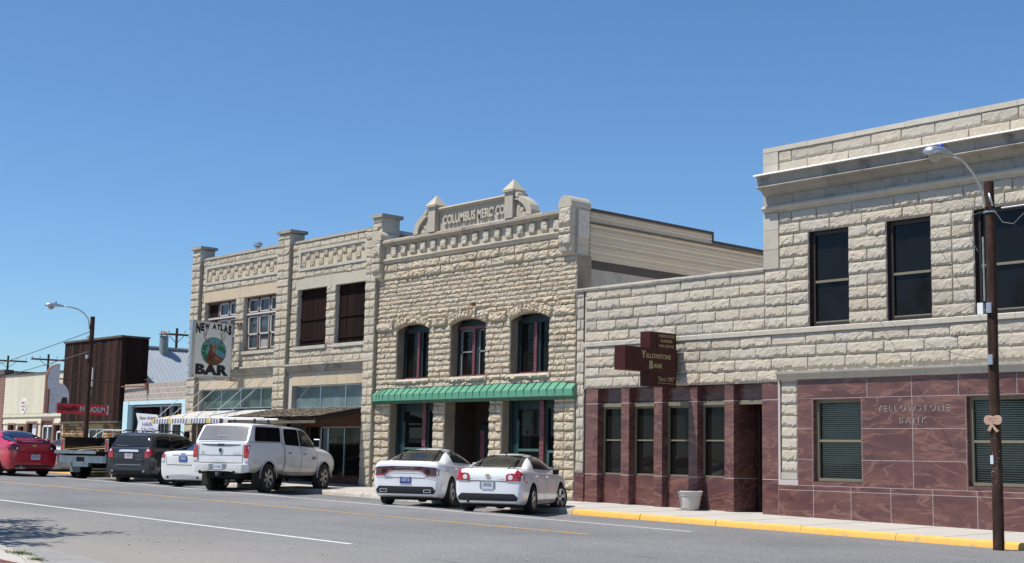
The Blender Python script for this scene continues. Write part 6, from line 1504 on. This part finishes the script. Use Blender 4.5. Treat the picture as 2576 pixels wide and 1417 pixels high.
# ---- old black pickup, tailgate down
t = thing('parked_pickup', 'old black pickup with its tailgate down, lumber in the bed and a chrome bumper', 'pickup', group='cars parked along the far kerb')
rows = [(1.42,.80,.60,1.10,.66,1.26,1.28),(1.46,.98,.52,1.12,.70,1.46,1.49),(1.6,1.0,.5,1.12,.70,1.51,1.54),(2.2,1.0,.5,1.12,.70,1.51,1.54),(2.6,1.0,.5,1.12,.72,1.47,1.50),(2.95,1.0,.5,1.10,.78,1.26,1.29),(3.2,1.0,.5,1.12,.84,1.17,1.20),(3.9,.99,.5,1.08,.84,1.12,1.14),(4.3,.96,.52,1.02,.8,1.06,1.07),(4.36,.8,.6,.92,.7,.94,.95)]
b = loft_body(rows, 'car_black', (3.5,), t, wr=.40, wh=.40, name='cab'); bv = mk_bvh(b)
sides('side_window', 'glass_car', [(1.6,1.18),(1.6,1.42),(2.5,1.42),(2.85,1.20)], bv, t, .008); patch('rear_window', 'glass_car', [(-.6,1.18),(.6,1.18),(.56,1.42),(-.56,1.42)], 'B', bv, t, .01)
mb = MB(); zt = 1.28
for s in (-1, 1):
    y0, y1 = sorted((s*.90, s*.99)); mb.box(-1.15, 1.40, y0, y1, .86, zt)
    mb.box(-1.15, -.45, y0, y1, .55, .86); mb.box(.45, 1.40, y0, y1, .55, .86); mb.prism([(.45*cos(a), .44+.44*sin(a)) for a in [pi*k/10 for k in range(11)]][::-1]+[(-.45, .86), (.45, .86)], 'y', y0, y1)
    y0, y1 = sorted((s*.84, s*1.0)); mb.box(-1.16, 1.40, y0, y1, zt, zt+.05)
mb.box(-1.15, 1.40, -.90, .90, .80, .86); mb.box(1.33, 1.40, -.90, .90, .86, zt); bd = mb.build('bed', 'car_black', t, world=False)
mb = MB(); mb.box(-1.70, -1.17, -.86, .86, .82, .88); mb.box(-1.71, -1.69, -.86, .86, .80, .90, 1); mb.build('tailgate', ['car_black', 'chrome_dull'], t, world=False)
for s in (-1, 1):
    y0, y1 = sorted((s*.87, s*.985)); mb = MB(); mb.box(-1.175, -1.15, y0, y1, .90, 1.24); lp = mb.build('tail_lamp', 'lamp_red', t, world=False)
    mb = MB()
    for q in ((y0-.012, y0, .88, 1.26), (y1, y1+.012, .88, 1.26), (y0, y1, 1.24, 1.265), (y0, y1, .875, .90)): mb.box(-1.185, -1.14, q[0], q[1], q[2], q[3])
    mb.build('lamp_bezel', 'chrome', lp, world=False)
    mb = MB(); mb.tube([(-1.16, s*.85, 1.2), (-1.66, s*.84, .90)], .008, 5); mb.build('tailgate_chain', 'iron', t, world=False)
mb = MB(); mb.prism([(-1.30, -1.02), (-1.38, -.9), (-1.38, .9), (-1.30, 1.02), (-1.16, 1.02), (-1.16, -1.02)], 'z', .52, .74); mb.prism([(-1.36, -.32), (-1.36, .32), (-1.16, .32), (-1.16, -.32)], 'z', .40, .52)
bm_ = mb.build('rear_bumper', 'chrome_dull', t, world=False); mb = MB(); mb.box(-1.392, -1.38, -.16, .16, .56, .70); mb.build('step', 'iron', bm_, world=False)
mb = MB(); mb.box(-.95, 4, -.5, .5, .45, .65); mb.tube([(0,-.7,.4),(0,.7,.4)], .06, 8); mb.build('underbody', 'well', t, world=False)
mb = MB(); mb.box(-.60, -.56, -.98, -.55, .22, .66); mb.build('mud_flap', 'galv_pipe', t, world=False); mb = MB(); mb.box(-.60, -.56, .55, .98, .22, .66); mb.build('mud_flap', 'galv_pipe', t, world=False)
mb = MB(); mb.lathe([(.03,0),(.03,.01)], (-.62,-.78,.34), 12, axis='y'); mb.build('reflector', 'lamp_red', t, world=False)
wheels(t, (0, 3.5), 1.70, .40, .26, .22, 8, 'single', tyre='rubber', hub=.40, rimm='chrome_dull')
mb = MB()
for s in (-1, 1):
    mb.tube([(.55, s*.92, zt), (.75, s*.90, 1.42), (1.15, s*.86, 1.58), (2.4, s*.82, 1.60)], .02, 8); mb.tube([(1.15, s*.86, 1.58), (1.15, s*.90, zt)], .018, 8)
mb.tube([(1.15, -.86, 1.58), (1.15, .86, 1.58)], .018, 8); mb.tube([(1.2, -.5, 1.58), (1.2, -.5, zt)], .015, 6); mb.tube([(1.2, .5, 1.58), (1.2, .5, zt)], .015, 6)
mb.build('ladder_rack', 'white_paint', t, world=False)
place(t, -49.1, -5.6, 120, 1.05, .03, 1.14)
TB = t
M = Matrix.LocRotScale(t.location, t.rotation_euler, t.scale)
def plank(a, b, w_, h, lab, seed):
    rr = random.Random(seed); v = rr.uniform(.8, 1.2); a, b = Vector(a), Vector(b); d = (b-a).normalized(); s = d.cross(Vector((0, 0, 1))).normalized()*w_/2; up = Vector((0, 0, h))
    mb = MB(); mb.col = (v, v, v); mb.hexa([M @ p for p in (a-s, b-s, b+s, a+s, a-s+up, b-s+up, b+s+up, a+s+up)]); tag(mb.build('plank', 'lumber', None), lab, 'plank', 'lumber in the bed of the old pickup')
plank((-1.75, .35, .89), (1.2, .62, 1.02), .14, .05, 'longest pale plank sticking out over the lowered tailgate', 1)
plank((-1.55, -.1, .89), (1.25, .25, .98), .18, .04, 'wide plank lying under the longest plank in the pickup bed', 2)
plank((-1.1, -.5, .87), (1.2, -.35, .95), .10, .09, 'short square timber at the right side of the pickup bed', 3)
# ---- silver-white sedan behind the red one
t = thing('parked_car', 'pale sedan parked between the red car and the old black pickup', 'car', group='cars parked along the far kerb')
b = loft_body(rows := [(-1.08,.62,.42,.84,.5,.88,.90),(-1.04,.83,.28,.99,.64,1.02,1.03),(-.95,.87,.24,1.04,.68,1.07,1.08),(-.62,.885,.22,1.04,.66,1.08,1.09),(-.30,.885,.2,1.03,.64,1.12,1.14),(.12,.885,.2,1.02,.61,1.27,1.30),(.52,.885,.2,1.01,.60,1.37,1.41),(1.15,.885,.2,1.0,.60,1.40,1.44),(1.75,.885,.2,.985,.60,1.38,1.42),(2.25,.885,.2,.97,.61,1.22,1.26),(2.7,.885,.2,.955,.66,1.02,1.05),(3.1,.87,.2,.92,.66,.95,.98),(3.5,.85,.22,.84,.60,.87,.9),(3.66,.75,.28,.74,.52,.76,.78),(3.72,.5,.40,.62,.4,.64,.65)], 'car_silver', (0, 2.7), t); bv = mk_bvh(b); underbody(t, -.8, 3.5, .72, .17, .35)
wheels(t, (0, 2.7), 1.60, .325, .21, .20, 6, 'single', hub=.325)
patch('rear_window', 'glass_car', [(-.60,1.12),(.60,1.12),(.54,1.27),(.48,1.36),(-.48,1.36),(-.54,1.27)], 'B', bv, t, .012, .035)
sides('side_window', 'glass_car', [(.05,1.07),(.2,1.20),(.5,1.31),(1.2,1.36),(1.75,1.32),(2.15,1.18),(2.4,1.05)], bv, t, .006)
both('tail_lamp', 'lamp_red', [(.62,.80),(.86,.80),(.85,.95),(.62,.95)], bv, t, .012); plate(t, bv, 0, .62, 'plate_white', '8-2215', 'ink_blue')
lines(t, bv, [((1.26,1.05),(1.26,.30)), ((2.32,1.03),(2.40,.45))])
place(t, -53.6, -5.4, 120, 1.05)
# ---- red sedan driving away
t = thing('red_car', 'bright red sedan with boot spoiler driving away in the far lane', 'car')
rows = [(-.985,.60,.42,.82,.50,.86,.88),(-.95,.79,.27,.98,.60,1.01,1.02),(-.86,.845,.23,1.04,.66,1.07,1.08),(-.58,.86,.21,1.04,.64,1.08,1.09),(-.30,.86,.2,1.03,.74,1.105,1.14),(.12,.86,.2,1.01,.67,1.285,1.33),(.5,.86,.2,1.0,.62,1.38,1.425),(1.1,.86,.2,.99,.57,1.41,1.45),(1.65,.86,.2,.975,.57,1.38,1.42),(2.1,.86,.2,.96,.59,1.22,1.26),(2.55,.86,.2,.945,.64,1.01,1.04),(2.95,.85,.2,.90,.64,.93,.96),(3.3,.83,.22,.83,.58,.86,.88),(3.52,.74,.28,.72,.5,.74,.76),(3.6,.5,.40,.60,.4,.62,.63)]
b = loft_body(rows, 'car_red', (0, 2.62), t, wr=.32, wh=.315, lc={5: .35, 1: .5}, rc={1: .45}); bv = mk_bvh(b); underbody(t, -.75, 3.4, .70, .16, .34)
wheels(t, (0, 2.62), 1.56, .315, .205, .20, 5, 'single', hub=.315)
patch('rear_window', 'glass_car_blue', [(-.70,1.11),(.70,1.11),(.63,1.27),(.55,1.39),(-.55,1.39),(-.63,1.27)], 'B', bv, t, .012, .035)
sides('side_window', 'glass_car', [(.30,1.06),(.38,1.21),(.56,1.315),(1.15,1.365),(1.62,1.32),(2.0,1.18),(2.28,1.04)], bv, t, .006)
patch('windscreen', 'glass_car', [(-.6,1.05),(.6,1.05),(.5,1.37),(-.5,1.37)], 'F', bv, t, .006)
both('tail_lamp', 'lamp_dark_red', [(.50,.84),(.58,.80),(.82,.80),(.82,.93),(.74,1.0),(.56,.99),(.50,.93)], bv, t, .012); both('reversing_lamp', 'lamp_clear', ell(.58,.86,.035,.035), bv, t, .018)
mb = MB(); mb.prism([(-.93, 1.135), (-.90, 1.165), (-.72, 1.165), (-.72, 1.145)], 'y', -.60, .60); mb.box(-.85, -.78, -.56, -.50, 1.06, 1.15); mb.box(-.85, -.78, .50, .56, 1.06, 1.15); mb.build('spoiler', 'car_red', t, world=False)
patch('emblem', 'gold', BT(0, .945, .9), 'B', bv, t, .018, .3); rear_text(t, bv, 'COBALT', .46, .82, .18, .022, 'chrome_dull')
plate(t, bv, -.06, .60, 'plate_white', 'B 2271', 'ink_blue')
patch('valance', 'black_plastic', [(-.66,.24),(.66,.24),(.60,.36),(-.60,.36)], 'B', bv, t, .008)
lines(t, bv, [((-.66,1.03),(-.50,.76)), ((.66,1.03),(.50,.76)), ((-.5,.75),(.5,.75))], 'B'); lines(t, bv, [((1.2,1.04),(1.2,.30)), ((2.2,1.0),(2.28,.45)), ((.3,.95),(.42,.5))])
mb = MB(); mb.tube([(-1.0,.42,.28),(-.55,.42,.28)], .05, 12); mb.box(-.95,-.55,.25,.58,.24,.32); mb.build('exhaust', 'chrome_dull', t, world=False)
handles(t, bv, ((.5,.90),(1.4,.88)), 'car_red'); mirror_pair(t, 1.85, .82, .97, 'car_red')
mb = MB(); mb.tube([(.55,0,1.42),(.48,0,1.46)], .012, 6); mb.build('antenna', 'black_plastic', t, world=False)
place(t, -50.95, -8.05, 181, 1.14, -.02, 1.07)

# ============================================================ PERSON behind the cars
t = thing('person', 'dark haired person in black standing by the salon, seen behind the white sedan', 'person', (-50.3, -1.5, SWZ(-50.3, -1.5)))
def skin_body(pts, edges, mt, parent, name):
    me = bpy.data.meshes.new(name); me.from_pydata([p[:3] for p in pts], edges, []); o = bpy.data.objects.new(name, me); COL.objects.link(o); o.parent = parent
    sk = o.modifiers.new('s', 'SKIN')
    for i, p in enumerate(pts): me.skin_vertices[0].data[i].radius = (p[3], p[4] if len(p) > 4 else p[3])
    me.skin_vertices[0].data[0].use_root = True
    sb = o.modifiers.new('u', 'SUBSURF'); sb.levels = 2; sb.render_levels = 2
    dg = bpy.context.evaluated_depsgraph_get(); m2 = bpy.data.meshes.new_from_object(o.evaluated_get(dg)); o.modifiers.clear(); o.data = m2; m2.materials.append(MATS[mt]); m2.polygons.foreach_set('use_smooth', [True]*len(m2.polygons)); return o
P = [(0,0,.92,.15,.11),(0,0,1.12,.13,.10),(0,0,1.34,.17,.11),(0,0,1.46,.06),(0,0,1.53,.055),(0,-.01,1.62,.085,.095),(0,-.01,1.70,.075,.085),
 (.10,0,.86,.09),(.11,0,.50,.06),(.11,.02,.09,.042),(.12,-.12,.04,.04),(-.10,0,.86,.09),(-.11,0,.50,.06),(-.11,.02,.09,.042),(-.12,-.12,.04,.04),
 (.19,0,1.38,.055),(.25,.0,1.12,.042),(.27,-.05,.90,.03),(.28,-.08,.80,.028),(-.19,0,1.38,.055),(-.25,0,1.12,.042),(-.27,-.05,.90,.03),(-.28,-.08,.80,.028)]
Ed = [(0,1),(1,2),(2,3),(3,4),(4,5),(5,6),(0,7),(7,8),(8,9),(9,10),(0,11),(11,12),(12,13),(13,14),(2,15),(15,16),(16,17),(17,18),(2,19),(19,20),(20,21),(21,22)]
bd = skin_body(P, Ed, 'skin', t, 'body')
mb = MB(); mb.lathe([(.105,-.14),(.125,-.02),(.115,.08),(.07,.14),(.0,.155)], (0,.02,1.68), 18); mb.build('hair', 'hair', t, smooth=True, world=False)
mb = MB(); mb.lathe([(.19,.86),(.18,1.0),(.165,1.12),(.20,1.30),(.21,1.40),(.09,1.48)], (0,0,0), 20); mb.build('shirt', 'shirt', t, smooth=True, world=False)
mb = MB(); mb.lathe([(.09,.08),(.10,.5),(.125,.9)], (.105,0,0), 14); mb.lathe([(.09,.08),(.10,.5),(.125,.9)], (-.105,0,0), 14); mb.build('trousers', 'ink_blue', t, smooth=True, world=False)
